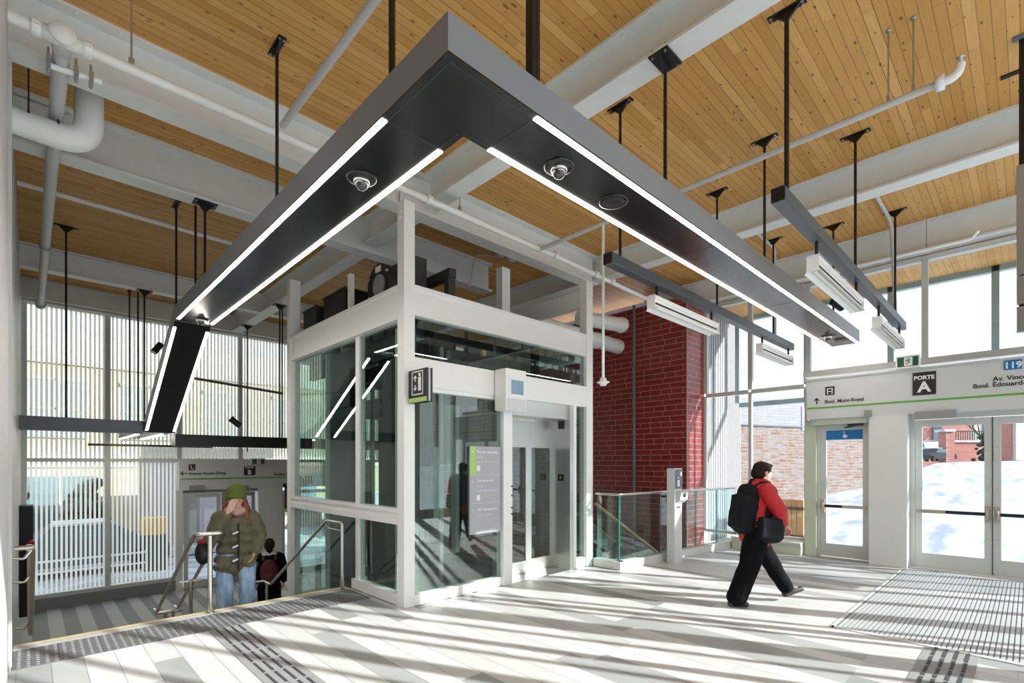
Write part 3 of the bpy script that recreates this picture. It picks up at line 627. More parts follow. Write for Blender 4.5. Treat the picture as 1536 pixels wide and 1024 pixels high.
# ------------------------------------------------------------------ hanger rods
def hanger(label, x, y, zb, zt=ZC, onbeam=None, rot='y', r=.0155, two=False, tdir=None):
    t = thing('hanger_rod', label, 'hanger rod', (x,y,zb), 'black hanger rods from the ceiling')
    pl, bo = MB(), []
    if onbeam:
        pl.box(x-.13,x+.13,y-.09,y+.09,zt-.016,zt-.001)
        for a in (-.11,.11):
            for b_ in (-.06,.06): bo.append(MB().cyl((x+a,y+b_,zt-.03),(x+a,y+b_,zt+.05),.009,n=8))
    else:
        if rot == 'y': pl.box(x-.035,x+.035,y-.15,y+.15,zt-.014,zt-.001)
        else: pl.box(x-.15,x+.15,y-.035,y+.035,zt-.014,zt-.001)
        for a in (-.125,.125):
            for b_ in (-.018,.018):
                q = (x+b_,y+a) if rot=='y' else (x+a,y+b_)
                bo.append(MB().cyl((*q,zt-.024),(*q,zt-.014),.012,n=8))
    g = MB()
    w = .012
    if rot == 'y' and not onbeam: g.prism([(y-.10,zt-.014),(y+.10,zt-.014),(y+.02,zt-.09),(y-.02,zt-.09)],'x',x-w,x+w)
    else: g.prism([(x-.09,zt-.016),(x+.09,zt-.016),(x+.02,zt-.10),(x-.02,zt-.10)],'y',y-w,y+w)
    part('ceiling_plate', pl, M['black'], t); [part('bolt', q_, M['galv'], t) for q_ in bo]; part('gusset', g, M['black'], t)
    part('rod', MB().cyl((x,y,zb),(x,y,zt-.05),r,n=12), M['black'], t)
top = LZ+LH
for lab, x, y, zb, kw in (
  ('black hanger rod left of the light corner, plate on the open timber',1.69,4.95,top,{}),
  ('black hanger rod for the left arm, plate bolted under the second cross beam',1.66,7.50,top,dict(zt=Z1,onbeam=1)),
  ('black hanger rod near the bend of the light, plate on dark timber',1.72,8.3,top,{}),
  ('second hanger rod close beside the bend of the light',1.62,9.05,slope_pt(9.05,LH+.05),{}),
  ('black hanger rod at far left holding the black box',.45,11.16,2.46,dict(rot='x')),
  ('hanger rod to the lower arm, clamped under the third cross beam',1.70,12.55,ZS+LH-.06,dict(zt=Z2,onbeam=1)),
  ('hanger rod of the lower arm just beyond the third cross beam',1.69,13.3,ZS+LH-.06,{}),
  ('hanger rod of the lower arm nearest the far glass wall',1.66,14.3,ZS+LH-.06,{}),
  ('black hanger rod from girder to the cross box, left of lift',4.02,11.6,2.25,dict(zt=Z2,onbeam=1)),
  ('far black hanger rod under the girder by the striped glass',4.02,13.9,2.0,dict(zt=Z2,onbeam=1)),
  ('black hanger rod between those two beside the lift frame',4.25,12.1,2.25,{}),
  ('black hanger rod with plate on the girder behind the right light arm',3.99,2.21,top,dict(zt=Z2,onbeam=1)),
  ('black hanger rod over the right arm, second from the corner',6.45,2.25,top,{}),
  ('black hanger rod over the far end of the right light arm',9.6,2.27,top,{}),
  ('hanger rod at the near end of the rail by the brick wall',4.69,3.14,3.96,{}),
  ('hanger rod in the middle of the rail by the brick wall',7.19,3.16,3.96,{}),
  ('hanger rod near the far end of the rail by the brick wall',9.45,3.15,3.96,{}),
  ('hanger rod at the near end of the right rail, plate at top edge of photo',4.75,1.475,4.0,dict(r=.02)),
  ('hanger rod in the middle of the right rail',7.14,1.46,4.0,{}),
  ('hanger rod at the far end of the right rail beside a conduit',9.75,1.47,4.0,{}),
 ): hanger(lab,x,y,zb,**kw)
for u, lab, r_ in ((588,'thick black post entering at the top of the photo, left of the light corner',.022),):
    a, b_ = ray(u); k = 1.69/a; x, y = 1.69, b_*k
    solo('hanger_post', lab, 'hanger rod', MB().cyl((x,y,top),(x,y,ZC),r_), M['black'])
a, b_ = ray(804); k = 2.25/b_
t = thing('hanger_post','thick double black post above the right arm near the corner','hanger rod',(a*k,2.25,top))
part('post', MB().cyl((a*k,2.25,top),(a*k,2.25,ZC),.027), M['black'], t); part('cable_channel', MB().box(a*k-.055,a*k-.02,2.23,2.29,top+.02,ZC), M['black'], t)
# spots clipped to rods
def spot(label, c, aim):
    t = thing('spotlight', label, 'spotlight', c)
    c = Vector(c); d = Vector(aim).normalized()
    part('barrel', MB().cyl(c-d*.12,c+d*.12,.062), M['black'], t)
    part('lens', MB().cyl(c+d*.12,c+d*.124,.05), M['lampw'], t)
    part('bracket', MB().cyl(c-d*.05,c-d*.05+Vector((.02,.07,.09)),.012), M['black'], t)
q = on(236,522,y=12.35); spot('black cylinder spotlight hanging left of the sloping light', q, (-.5,-.2,-.75))
q = on(353,633,y=11.5); spot('small black spotlight on a rod left of the lift', q, (.5,-.1,-.4))
q = on(1256,457,y=2.27); spot('black cylinder spotlight on the rod behind the far right light arm', q, (.8,-.3,-.3))
# ------------------------------------------------------------------ pipes
def pipe(label, pts, r, mat='pipe', bend=0, n=18, cat='pipe'): return solo('pipe', label, cat, MB().tube(pts, r, n, bend=bend), M[mat])
t = thing('sprinkler_main','long white sprinkler pipe along the first cross beam','pipe',(4,5.6,5.2))
part('run', MB().tube([(-.11,5.23,5.0),(6.2,5.25,5.0),(9.6,5.36,4.99)],.042,16), M['pipe'], t)
for x in (.04,.34,3.6,5.64,6.0,7.1,7.6):
    cl = MB(); cl.lathe((x,5.23+max(0,x-6.2)*.03,5.0),[(.0,-.03),(.056,-.03),(.06,-.018),(.06,.018),(.056,.03),(0,.03)],18,'x'); cl.box(x-.018,x+.018,5.15+max(0,x-6.2)*.03,5.31+max(0,x-6.2)*.03,4.99,5.01); part('coupling', cl, M['pipe'], t)
part('tee', MB().lathe((.19,5.23,5.0),[(0,-.12),(.055,-.12),(.06,0),(.055,.12),(0,.12)],18,'x').lathe((.19,5.13,5.0),[(0,-.0),(.075,0),(.085,.02),(.075,.05),(.062,.08),(.062,.25),(0,.25)],18,'y'), M['pipe'], t)
t = thing('sprinkler_branch','grey pipe running from the white tee to the far left glass wall','pipe',(.2,10,5.2))
part('run', MB().tube([(.19,5.36,5.0),(.18,14.3,5.0)],.056,18), M['gpipe'], t)
part('coupling', MB().lathe((.185,10.4,5.0),[(0,-.03),(.075,-.03),(.075,.03),(0,.03)],18,'y'), M['galv'], t)
part('end_cap', MB().lathe((.18,14.3,5.0),[(0,-.1),(.085,-.1),(.085,.05),(0,.05)],16,'y'), M['gpipe'], t)
t = thing('pipe_brace','short white brace bar clamped across the grey pipe at far left','clamp',(.25,5.55,4.9))
part('bar', MB().cyl((.10,5.52,4.92),(.45,5.50,4.95),.024), M['pipe'], t)
for x in (.115,.285,.38): part('clamp', MB().box(x-.014,x+.014,5.46,5.56,4.895,4.985).cyl((x,5.54,4.88),(x,5.54,5.08),.009), M['galv'], t)
pipe('thick white pipe bending up to the ceiling at top left',[(-.11,6.36,4.79),(.425,6.38,4.79),(.425,6.38,ZC)],.115,bend=.24,n=28)
for x, lab in ((.0,'left'),(.20,'right')): solo('pipe_hanger',lab+' one of two thin dark rods holding the thick bent white pipe','pipe hanger',MB().cyl((x,6.37,4.91),(x,6.37,ZC),.006,n=8).tube([(x,6.27,4.86),(x,6.31,4.905),(x,6.37,4.925),(x,6.43,4.905),(x,6.47,4.86)],.009,8),M['dark'],'hangers of the thick white pipe')
pipe('pale grey branch pipe crossing the ceiling left of the light corner',[(1.83,5.2,5.08),(1.81,-2.5,5.13)],.034,'gpipe')
pipe('white sprinkler pipe running left of the rear lift post along the ceiling',[(-.11,9.35,5.43),(3.05,9.35,5.40)],.033)
pipe('grey pipe along the top of the far glass wall',[(-.11,14.70,5.16),(9,14.70,5.14)],.032,'gpipe')
t = thing('sprinkler_branch','pale branch pipe crossing the right ceiling and ending in a white elbow','pipe',(6,3,5.2))
part('run', MB().tube([(5.64,5.2,4.98),(5.64,.50,4.97)],.031,14), M['gpipe'], t)
part('elbow', MB().tube([(5.64,.54,4.97),(5.64,.43,4.97),(5.66,.41,5.07)],.036,14,bend=.06), M['pipe'], t)
part('coupling', MB().lathe((5.64,.54,4.97),[(0,-.03),(.062,-.03),(.062,.03),(0,.03)],14,'y'), M['pipe'], t)
part('sprinkler_head', MB().lathe((5.66,.41,5.07),[(0,0),(.02,0),(.012,.05),(.03,.055),(.03,.06),(0,.06)],12), M['galv'], t)
pipe('white pipe end along the edge girder above the right windows',[(10.28,4.2,5.11),(10.28,.62,5.11),(10.28,.55,5.2)],.03)
t = thing('heat_detector','white detector head on a long white drop pipe beside the lift','detector',(5.64,4.05,2.79))
part('drop_pipe', MB().cyl((5.64,4.05,2.86),(5.64,4.05,4.96),.02), M['pipe'], t)
part('head', MB().lathe((5.64,4.05,2.76),[(0,0),(.035,0),(.055,.03),(.085,.045),(.085,.052),(.05,.06),(.045,.095),(.03,.11),(0,.11)],20), M['pipe'], t)
def hang2(label,x,y,z0):
    k = MB().cyl((x,y,z0-.02),(x,y,ZC-.002),.007,n=8).lathe((x,y,ZC-.012),[(0,0),(.022,0),(.022,.01),(0,.01)],10).box(x-.02,x+.02,y-.012,y+.012,z0-.02,z0+.05)
    solo('pipe_hanger',label,'pipe hanger',k,M['galv'],'thin threaded pipe hangers')
hang2('thin threaded hanger rod on white sprinkler pipe at top left',.62,5.23,5.04)
hang2('thin threaded hanger rod on white sprinkler pipe above the lift front',4.1,5.24,5.04)
hang2('thin hanger rod on the right branch pipe, nearer the elbow',5.64,.72,5.0)
hang2('thin hanger rod on the right branch pipe, further from the elbow',5.64,.90,5.0)
hang2('thin hanger rod of the pipe above the right windows',10.28,1.15,5.14)
pipe('pale grey conduit dropping from the ceiling to the far end of right rail',[(8.2,1.56,5.60),(10.0,1.56,5.60),(10.0,1.50,4.0)],.026,'gpipe',bend=.22,cat='conduit')
pipe('pale conduit dropping from the ceiling to the rail by the brick wall',[(8.2,3.22,5.60),(9.75,3.22,5.60),(9.75,3.22,3.96)],.022,'gpipe',bend=.2,cat='conduit')
for i,(u,v,lab) in enumerate(((752,378,'left of two round white detectors on the timber above the lift'),(769,386,'right of two round white detectors on the timber above the lift'))):
    q = on(u,v,z=ZC-.02); t = thing('smoke_detector',lab,'detector',(q.x,q.y,ZC-.09),'round white detectors')
    part('base', MB().lathe((q.x,q.y,ZC-.03),[(0,.03),(.11,.03),(.11,0),(0,0)],20), M['white'], t)
    part('head', MB().lathe((q.x,q.y,ZC-.09),[(0,0),(.06,.0),(.085,.03),(.085,.06),(0,.06)],20), M['pipe'], t)
q = on(738,436,y=7.3); pipe('thin grey conduit curling from the detectors down to a beam',[(6.45,6.95,5.60),(6.0,7.2,5.60),(6.0,7.36,5.05)],.014,'gpipe',bend=.15,cat='conduit')
t = thing('drain_pipe','large white horizontal pipe ending at the red brick wall','pipe',(9,6.57,4.4))
part('run', MB().tube([(6.9,6.57,4.38),(9.75,6.57,4.38)],.16,24), M['pipe'], t)
part('collar', MB().lathe((8.9,6.57,4.38),[(0,-.04),(.175,-.04),(.175,.04),(0,.04)],24,'x'), M['pipe'], t)
solo('drain_pipe','round white pipe elbow beside the top of the brick wall','pipe',MB().tube([(8.2,6.5,4.72),(9.3,6.2,4.72)],.15,20).ell((9.3,6.2,4.72),.17,.17,.17),M['pipe'])
a, b_ = ray(951); k = 9.7/a
solo('pole','thin dark pole standing in front of the red brick wall','pole',MB().cyl((9.70,b_*k,ZL),(9.70,b_*k,ZC-.43),.03),M['slate'])
# column of boxes at the right edge of the photo
t = thing('equipment_pole','black pole with grey equipment boxes at the right edge','pole',(6.62,.07,2.9))
q = on(1533,500,x=6.65)
part('pole', MB().box(q.x-.03,q.x+.03,q.y-.045,q.y+.02,2.95,ZC), M['black'], t)
for v0, v1 in ((252,415),(417,458),(462,500)):
    z1 = H+(V0-v0)*q.x/ray(1533)[0]/F; z0 = H+(V0-v1)*q.x/ray(1533)[0]/F
    part('equipment_box', MB().box(q.x-.09,q.x-.03,q.y-.12,q.y+.035,z0,z1), M['galv'], t, .006)
z1 = H+(V0-38)*q.x/ray(1533)[0]/F
part('equipment_box', MB().box(q.x-.09,q.x-.03,q.y-.2,q.y+.065,z1,ZC-.02), M['slate'], t, .006)
hz = on(1528,106,z=ZC); solo('ceiling_bracket','black ceiling bracket beside the pole at right edge','bracket',MB().box(hz.x-.03,hz.x+.03,hz.y-.2,hz.y+.13,ZC-.015,ZC-.001),M['black'])
# ------------------------------------------------------------------ lift
EX0, EX1, EY0, EY1 = 3.16, 6.80, 5.09, 8.78
e = thing('elevator','glass lift tower in a thick white steel frame','lift',(EX0,EY0,0))
W = M['white']
part('corner_post', MB().box(EX0,EX0+.15,EY0,EY0+.15,0,4.80), W, e, .008)
part('corner_post', MB().box(EX1-.17,EX1,EY0,EY0+.15,0,4.72), W, e, .008)
part('corner_post', MB().box(EX0,EX0+.17,EY1-.15,EY1,ZL,4.80), W, e, .008)
part('corner_post', MB().box(EX1-.17,EX1,EY1-.15,EY1,ZL,4.72), W, e, .008)
part('corner_post', MB().box(5.62,5.80,6.05,6.2,3.83,4.95), W, e, .006)
part('cross_beam', MB().box(EX1-.15,EX1-.03,EY0+.15,6.9,4.32,4.60), M['beam'], e)
for z in (4.68,4.60): part('bolt', MB().cyl((EX0-.012,EY0+.075,z),(EX0,EY0+.075,z),.018,n=10), M['white'], e); part('bolt', MB().cyl((EX1-.085,EY0-.012,z-.1),(EX1-.085,EY0,z-.1),.014,n=10), M['white'], e)
def chan_y(x, y0, y1, z0, z1, s=1):   # channel along y, web recessed
    mb = MB(); mb.box(x,x+.13*s,y0,y1,z1-.045,z1); mb.box(x+.018*s,x+.10*s,y0,y1,z0+.075,z1-.045); mb.box(x,x+.13*s,y0,y1,z0,z0+.075); return mb
def chan_x(y, x0, x1, z0, z1, s=1):
    mb = MB(); mb.box(x0,x1,y,y+.13*s,z1-.045,z1); mb.box(x0,x1,y+.015*s,y+.10*s,z0+.03,z1-.045); mb.box(x0,x1,y,y+.13*s,z0,z0+.03); return mb
part('top_beam', chan_y(EX0,EY0+.15,EY1-.15,3.42,3.83), W, e)
part('top_beam', chan_y(EX1,EY0+.15,EY1-.15,3.42,3.83,-1), W, e)
part('top_beam', chan_x(EY0,EX0+.15,EX1-.17,3.47,3.83), W, e)
part('top_beam', chan_x(EY1,EX0+.17,EX1-.17,3.42,3.83,-1), W, e)
part('middle_beam', chan_y(EX0,EY0+.15,EY1-.15,.97,1.16), W, e)
part('bottom_rail', MB().box(EX0+.02,EX0+.12,EY0+.15,6.46,0,.13), W, e)
part('bottom_rail', MB().box(EX0+.15,4.75,EY0+.02,EY0+.12,0,.125), W, e)
part('fascia', MB().box(EX0+.15,EX1-.17,EY0+.005,EY0+.14,2.63,2.97).box(EX0+.15,4.75,EY0+.03,EY0+.14,2.58,2.63), W, e)
part('mullion', MB().box(4.75,4.92,EY0-.005,EY0+.14,0,2.63), W, e, .005)
part('mullion', MB().box(EX0+.05,EX0+.14,6.30,6.40,.13,3.42), W, e)
part('mullion', MB().box(6.20,6.29,EY0+.0,EY0+.42,0,2.63), M['steel'], e, label='brushed steel right reveal of the lift door')
part('mullion', MB().box(6.29,6.36,EY0,EY0+.10,0,2.63), W, e)
part('sidelight_sill', MB().box(6.36,EX1-.17,EY0+.02,EY0+.12,0,.16), W, e)
GL = M['eglass']
part('glass_pane', MB().box(EX0+.075,EX0+.085,EY0+.15,6.30,1.16,3.42), GL, e)
part('glass_pane', MB().box(EX0+.075,EX0+.085,6.40,EY1-.15,1.16,3.42), GL, e)
part('glass_pane', MB().box(EX0+.075,EX0+.085,EY0+.15,6.30,.13,.97), GL, e)
part('glass_pane', MB().box(EX0+.075,EX0+.085,6.46,EY1-.15,ZL+.05,.97), GL, e)
part('glass_pane', MB().box(EX0+.15,4.75,EY0+.06,EY0+.07,.125,2.58), GL, e)
part('glass_pane', MB().box(EX0+.15,5.25,EY0+.06,EY0+.07,2.97,3.47), GL, e)
part('glass_pane', MB().box(5.26,EX1-.17,EY0+.06,EY0+.07,2.97,3.47), GL, e)
part('glass_pane', MB().box(6.36,EX1-.17,EY0+.06,EY0+.07,.16,2.63), GL, e)
part('glass_pane', MB().box(EX1-.085,EX1-.075,EY0+.15,EY1-.15,.1,3.42), GL, e)
part('glass_pane', MB().box(EX0+.17,EX1-.17,EY1-.085,EY1-.075,ZL+.05,3.42), GL, e)
# door set
part('lintel', MB().box(4.92,6.20,EY0+.04,EY0+.40,2.40,2.63), M['steelx'], e)
part('door_track', MB().box(4.92,5.70,EY0+.30,EY0+.40,2.34,2.40), M['stone'], e)
part('door_reveal', MB().box(4.92,4.96,EY0+.14,EY0+.42,0,2.40), M['steel'], e)
dl = MB(); x0, x1 = 4.97, 5.60
def leafm(x0, x1, y, wl, wr): 
    mb = MB(); mb.box(x0,x1,y,y+.03,1.95,2.40); mb.box(x0,x1,y,y+.03,.01,.20); mb.box(x0,x0+wl,y,y+.03,.20,1.95); mb.box(x1-wr,x1,y,y+.03,.20,1.95); return mb
l1 = part('sliding_door', leafm(4.97,5.62,EY0+.33,.09,.09), M['steel'], e)
part('window', MB().box(5.06,5.53,EY0+.34,EY0+.35,.20,1.95), GL, l1)
l2 = part('sliding_door', leafm(5.63,6.20,EY0+.37,.07,.07), M['steel'], e)
part('window', MB().box(5.70,6.13,EY0+.38,EY0+.39,.20,1.95), GL, l2)
part('door_sill', MB().box(4.92,6.20,EY0+.0,EY0+.42,-.01,.006), M['steelx'], e)
cp = part('call_panel', MB().box(6.192,6.20,EY0+.13,EY0+.25,1.42,1.53), M['dark'], e)
part('call_button', MB().cyl((6.186,EY0+.19,1.475),(6.192,EY0+.19,1.475),.022), M['galv'], cp)
part('signal_lamp', MB().box(6.188,6.20,EY0+.12,EY0+.24,2.26,2.39), M['signblk'], e)
ps = MB()
for z in (1.38,1.25,1.08,.99): part('push_button', MB().cyl((4.905,EY0-.012,z),(4.905,EY0-.005,z),.014,n=10), M['dark2'], e)
# shaft interior
D = M['dark']
for x, y in ((3.62,5.75),(3.62,7.9),(6.30,5.95),(6.30,7.9),(4.7,8.3),(4.0,6.9),(4.55,6.6),(5.45,8.2),(3.75,6.35)):
    part('guide_rail', MB().box(x-.05,x+.05,y-.06,y+.06,ZL,3.78), D, e)
part('counterweight', MB().box(3.45,3.62,7.0,7.75,ZL,3.3).box(3.50,3.56,6.9,7.0,ZL,3.7), D, e)
cab = part('lift_car', MB().box(3.75,6.1,5.75,5.85,2.95,3.15).box(3.75,3.85,5.75,7.7,2.95,3.15).box(6.0,6.1,5.75,7.7,2.95,3.15).box(3.75,6.1,7.6,7.7,2.95,3.15).box(3.8,6.05,5.8,7.65,3.0,3.02), D, e)
part('car_floor', MB().box(3.8,6.05,5.75,7.65,-.06,-.01), D, cab)
part('car_post', MB().box(3.78,3.86,5.85,5.93,-.01,2.95), M['dark2'], cab); part('car_post', MB().box(3.78,3.86,7.57,7.65,-.01,2.95), M['dark2'], cab)
part('car_post', MB().box(5.98,6.06,7.57,7.65,-.01,2.95), M['dark2'], cab)
part('operating_panel', MB().box(5.2,5.55,7.57,7.62,.7,2.0), M['steel'], cab)
part('shaft_equipment', MB().box(3.55,4.15,6.35,6.75,2.35,2.62).box(3.7,4.0,5.75,6.05,2.1,2.9).cyl((3.6,6.0,2.5),(3.6,6.6,2.5),.05).box(4.4,5.0,5.9,6.2,2.6,2.95), D, e)
part('shaft_equipment', MB().box(3.42,3.50,5.35,8.5,3.10,3.38).box(3.5,3.58,5.4,5.75,2.0,3.1).box(3.5,3.58,5.95,6.2,1.3,3.1).box(3.42,3.48,7.0,7.7,2.55,3.1), D, e)
part('pit_frame', MB().box(3.5,4.2,6.5,6.62,ZL,.95).box(3.42,3.55,5.4,5.5,0,.95).box(3.42,3.5,5.9,5.98,0,.95), D, e)
for x, y in ((3.35,7.6),(4.0,8.62),(4.5,8.62),(5.3,8.62),(6.0,8.62),(3.36,5.55),(4.35,6.0),(4.75,7.4),(5.1,8.62),(3.9,7.2)): part('pale_upright', MB().box(x-.03,x+.03,y-.02,y+.02,ZL,3.40), M['alu'], e)
rb = MB(); rb.tube([(3.70,6.1,3.9),(3.70,6.1,1.2)],.02).tube([(3.9,6.5,3.9),(3.9,6.5,-1.2)],.012).tube([(4.3,6.2,3.9),(4.3,6.2,0)],.012)
part('cables', rb, D, e)
tp = MB(); tp.box(3.3,6.6,5.3,8.6,3.80,3.82)
part('shaft_roof', tp, M['dark2'], e)
mo = thing('lift_motor','round black motor with a grey disc on top of the lift','motor',(3.6,6.4,3.83))
part('housing', MB().cyl((3.55,6.40,4.22),(3.85,6.40,4.22),.30,n=28).box(3.6,3.8,6.2,6.6,3.83,4.1), D, mo); part('end_disc', MB().cyl((3.53,6.36,4.20),(3.55,6.36,4.20),.155,n=24), M['grey'], mo)
part('backing_box', MB().box(3.87,4.1,6.0,6.7,3.83,4.62), M['dark2'], mo); part('label_plate', MB().box(3.54,3.55,6.32,6.46,4.40,4.48), M['inkw'], mo)
[part('lug', MB().cyl((3.53,a,b),(3.56,a,b),.02), M['galv'], mo) for a,b in ((6.65,4.36),(6.15,4.36),(6.64,4.08))]
for lab,x0,x1,y0,y1,z1 in (('larger black control box on the lift roof, behind an orange hose',3.35,4.0,7.0,7.75,4.28),('low black tray at the left end of the lift roof',3.35,3.9,8.02,8.55,4.24)):
    q = thing('control_box',lab,'box',((x0+x1)/2,(y0+y1)/2,3.83)); part('casing', MB().box(x0,x1,y0,y1,3.83,z1), D, q); part('lid', MB().box(x0-.02,x1,y0-.02,y1+.02,z1,z1+.02), M['dark2'], q)
solo('upright','thin white upright on the lift roof beside the round motor','post',MB().box(3.34,3.41,6.83,6.90,3.835,4.45),W)
solo('support_beam','grey machine beam laid across the lift roof','beam',MB().box(4.2,4.32,5.6,8.4,4.30,4.42).box(4.2,4.32,8.3,8.4,3.825,4.30).box(4.2,4.32,5.62,5.72,3.825,4.30),M['dark2'])
solo('emergency_stop','small yellow and red stop switch seen through the upper lift glass','switch',MB().box(4.6,4.66,5.35,5.40,3.22,3.30),M['orange'])
# lift signs and monitor
s = thing('lift_sign','black projecting lift sign with person and arrows pictogram on white post','sign',(3.25,4.9,2.4))
part('panel', MB().box(3.21,3.235,4.70,5.07,2.40,2.78), M['signblk'], s); part('spine', MB().box(3.235,3.275,4.715,5.088,2.41,2.77), M['alu'], s); part('panel', MB().box(3.275,3.29,4.70,5.07,2.40,2.78), M['signblk'], s)
part('green_stripe', MB().box(3.205,3.21,4.70,5.07,2.405,2.455), M['lime'], s)
k = MB(); X = 3.207
def Q(b, c): return (X, 5.07-.37*b, 2.455+.325*c)
for p0, p1 in (((.22,.12),(.80,.12)),((.80,.12),(.80,.92)),((.80,.92),(.22,.92)),((.22,.92),(.22,.12))): k.bar(Q(*p0),Q(*p1),.005,.012,(1,0,0)) if p0[0]==p1[0] else k.bar(Q(*p0),Q(*p1),.005,.012)
k.box(X-.003,X+.003,Q(.70,0)[1],Q(.56,0)[1],Q(0,.24)[2],Q(0,.72)[2]); k.cyl((X-.003,Q(.63,0)[1],Q(0,.80)[2]),(X+.003,Q(.63,0)[1],Q(0,.80)[2]),.021)
for c0, c1 in ((.58,.78),(.46,.26)):
    k.bar(Q(.38,c0),Q(.38,c1),.005,.014,(0,1,0)); sg = 1 if c1 > c0 else -1
    k.bar(Q(.38,c1),Q(.31,c1-.09*sg),.005,.014); k.bar(Q(.38,c1),Q(.45,c1-.09*sg),.005,.014)
part('pictogram', k, M['inkw'], s)
s = thing('directory_panel','grey directory board with green tab standing behind the front lift glass','sign',(4.38,5.0,.75))
YD = EY0+.045
q0, q1 = on(704,668,y=YD), on(750,805,y=YD)
part('board', MB().box(q0.x,q1.x,YD-.012,YD+.01,.76,1.93), M['purpleg'], s)
part('green_tab', MB().box(q0.x,q0.x+.10,YD-.015,YD-.012,1.55,1.93), M['lime'], s)
tx = MB(); xl = q0.x+.115
def dt(b, z, sz, bold=0): part('lettering', text(MB(), b, sz, (xl,YD-.015,z), (1,0,0), bold=bold), M['inkw'], s)
dt('Rez-de-chaussée',1.84,.055,.001); dt('Sortie',1.775,.042); dt("avenue Vincent-D'Indy",1.715,.042)
dt('Rez-de-jardin',1.455,.055,.001); dt('Sortie',1.385,.042); dt('Pavillon Marie-Victorin',1.325,.040)
dt("Hall d'ascenseurs",1.07,.052,.001); dt('accès aux quais',1.00,.042)
for a, dx, z in (('RC',.02,1.84),('RJ',.02,1.455),('H',.03,1.07)): part('lettering', text(MB(),a,.046,(q0.x+dx,YD-.017,z),(1,0,0)), M['inkw'], s)
for z in (1.60,1.21): part('pictogram', MB().box(xl,xl+.06,YD-.015,YD-.012,z,z+.07), M['inkw'], s)
for z in (1.545,1.17): part('divider', MB().box(q0.x+.01,q1.x-.01,YD-.0135,YD-.012,z,z+.003), M['inkw'], s)
s = thing('monitor','white information monitor box on the lift mullion','monitor',(4.83,4.9,2.42))
part('casing', MB().box(4.58,4.97,4.86,5.084,2.42,2.98), M['white'], s, .01); part('lower_panel', MB().box(4.60,4.95,4.855,4.86,2.43,2.58), M['signgrey'], s)
part('screen_frame', MB().box(4.63,4.93,4.85,4.86,2.60,2.90), M['white'], s); part('screen', MB().box(4.67,4.90,4.845,4.85,2.64,2.83), M['screen'], s)
# ------------------------------------------------------------------ handrails
t = thing('stair_handrail','double stainless handrail on posts in the middle of the stair','handrail',(1.48,6.55,0))
def sz(y): return -(y-6.57)/.29/6
part('post', MB().cyl((1.49,6.50,0),(1.49,6.50,.88),.026), M['chrome'], t)
for x in (1.36,1.62):
    part('rail', MB().tube([(1.49,6.50,.90),(x,6.50,.90),(x,6.60,.90),(x,8.95,-.49),(x,9.15,-.49)],.022,bend=.05), M['chrome'], t)
part('base_flange', MB().lathe((1.49,6.50,0),[(0,0),(.05,0),(.045,.012),(0,.012)],18), M['chrome'], t)
for y in (7.45,8.55): part('post', MB().cyl((1.49,y,sz(y)-.1),(1.49,y,sz(y)+.72),.022).box(1.36,1.62,y-.01,y+.01,sz(y)+.70,sz(y)+.72), M['chrome'], t)
part('end_post', MB().cyl((1.49,9.1,ZL),(1.49,9.1,-.55),.024).tube([(1.36,9.12,-.55),(1.62,9.12,-.55)],.02), M['chrome'], t)
t = thing('stair_handrail','stainless handrail beside the lift, on a post at the stair top','handrail',(3.0,6.5,0))
part('post', MB().cyl((3.03,6.42,0),(3.03,6.42,.88),.026), M['chrome'], t)
part('rail', MB().tube([(3.03,6.42,.86),(3.03,6.42,.90),(3.0,6.85,.90),(2.97,9.0,-.36),(2.97,9.2,-.36)],.022,bend=.05), M['chrome'], t)
part('return_loop', MB().tube([(2.97,9.2,-.36),(2.97,9.35,-.36),(2.75,9.4,-.36),(2.75,9.2,-.5)],.02,bend=.06).cyl((2.97,9.2,-.36),(2.97,9.2,ZL),.022), M['chrome'], t)
part('bracket', MB().tube([(3.0,6.85,.84),(3.0,6.75,.80),(3.03,6.44,.80)],.01,bend=.03), M['chrome'], t)
t = thing('wall_handrail','brown and steel handrail fixed to the left wall at the stair','handrail',(.0,6.5,0))
part('rail', MB().tube([(.0,6.3,.94),(.02,6.6,.90),(.02,9.0,-.5)],.03,bend=.08), M['chrome'], t)
part('upper_rail', MB().cyl((-.09,6.3,.94),(.03,6.3,.94),.022), M['chrome'], t)
br = MB()
for y in (6.45,7.2,8.6): br.tube([(-.118,y,.90-(max(0,y-6.6))*.575-.06),(-.03,y,.90-(max(0,y-6.6))*.575-.08),(.02,y,.90-max(0,y-6.6)*.575)],.013,bend=.02)
part('brackets', br, M['chrome'], t)
t = thing('fire_cabinet','tall black case with a red bottle at the far end of left wall','cabinet',(.0,12.6,-1.2))
part('case', MB().box(-.12,.06,12.3,12.75,-1.0,.95), M['dark'], t); part('bottle', MB().cyl((.02,12.24,-.4),(.02,12.24,.30),.06).ell((.02,12.24,.30),.06,.06,.06), plain('extinguisher_red',(.35,.01,.012),.35), t)
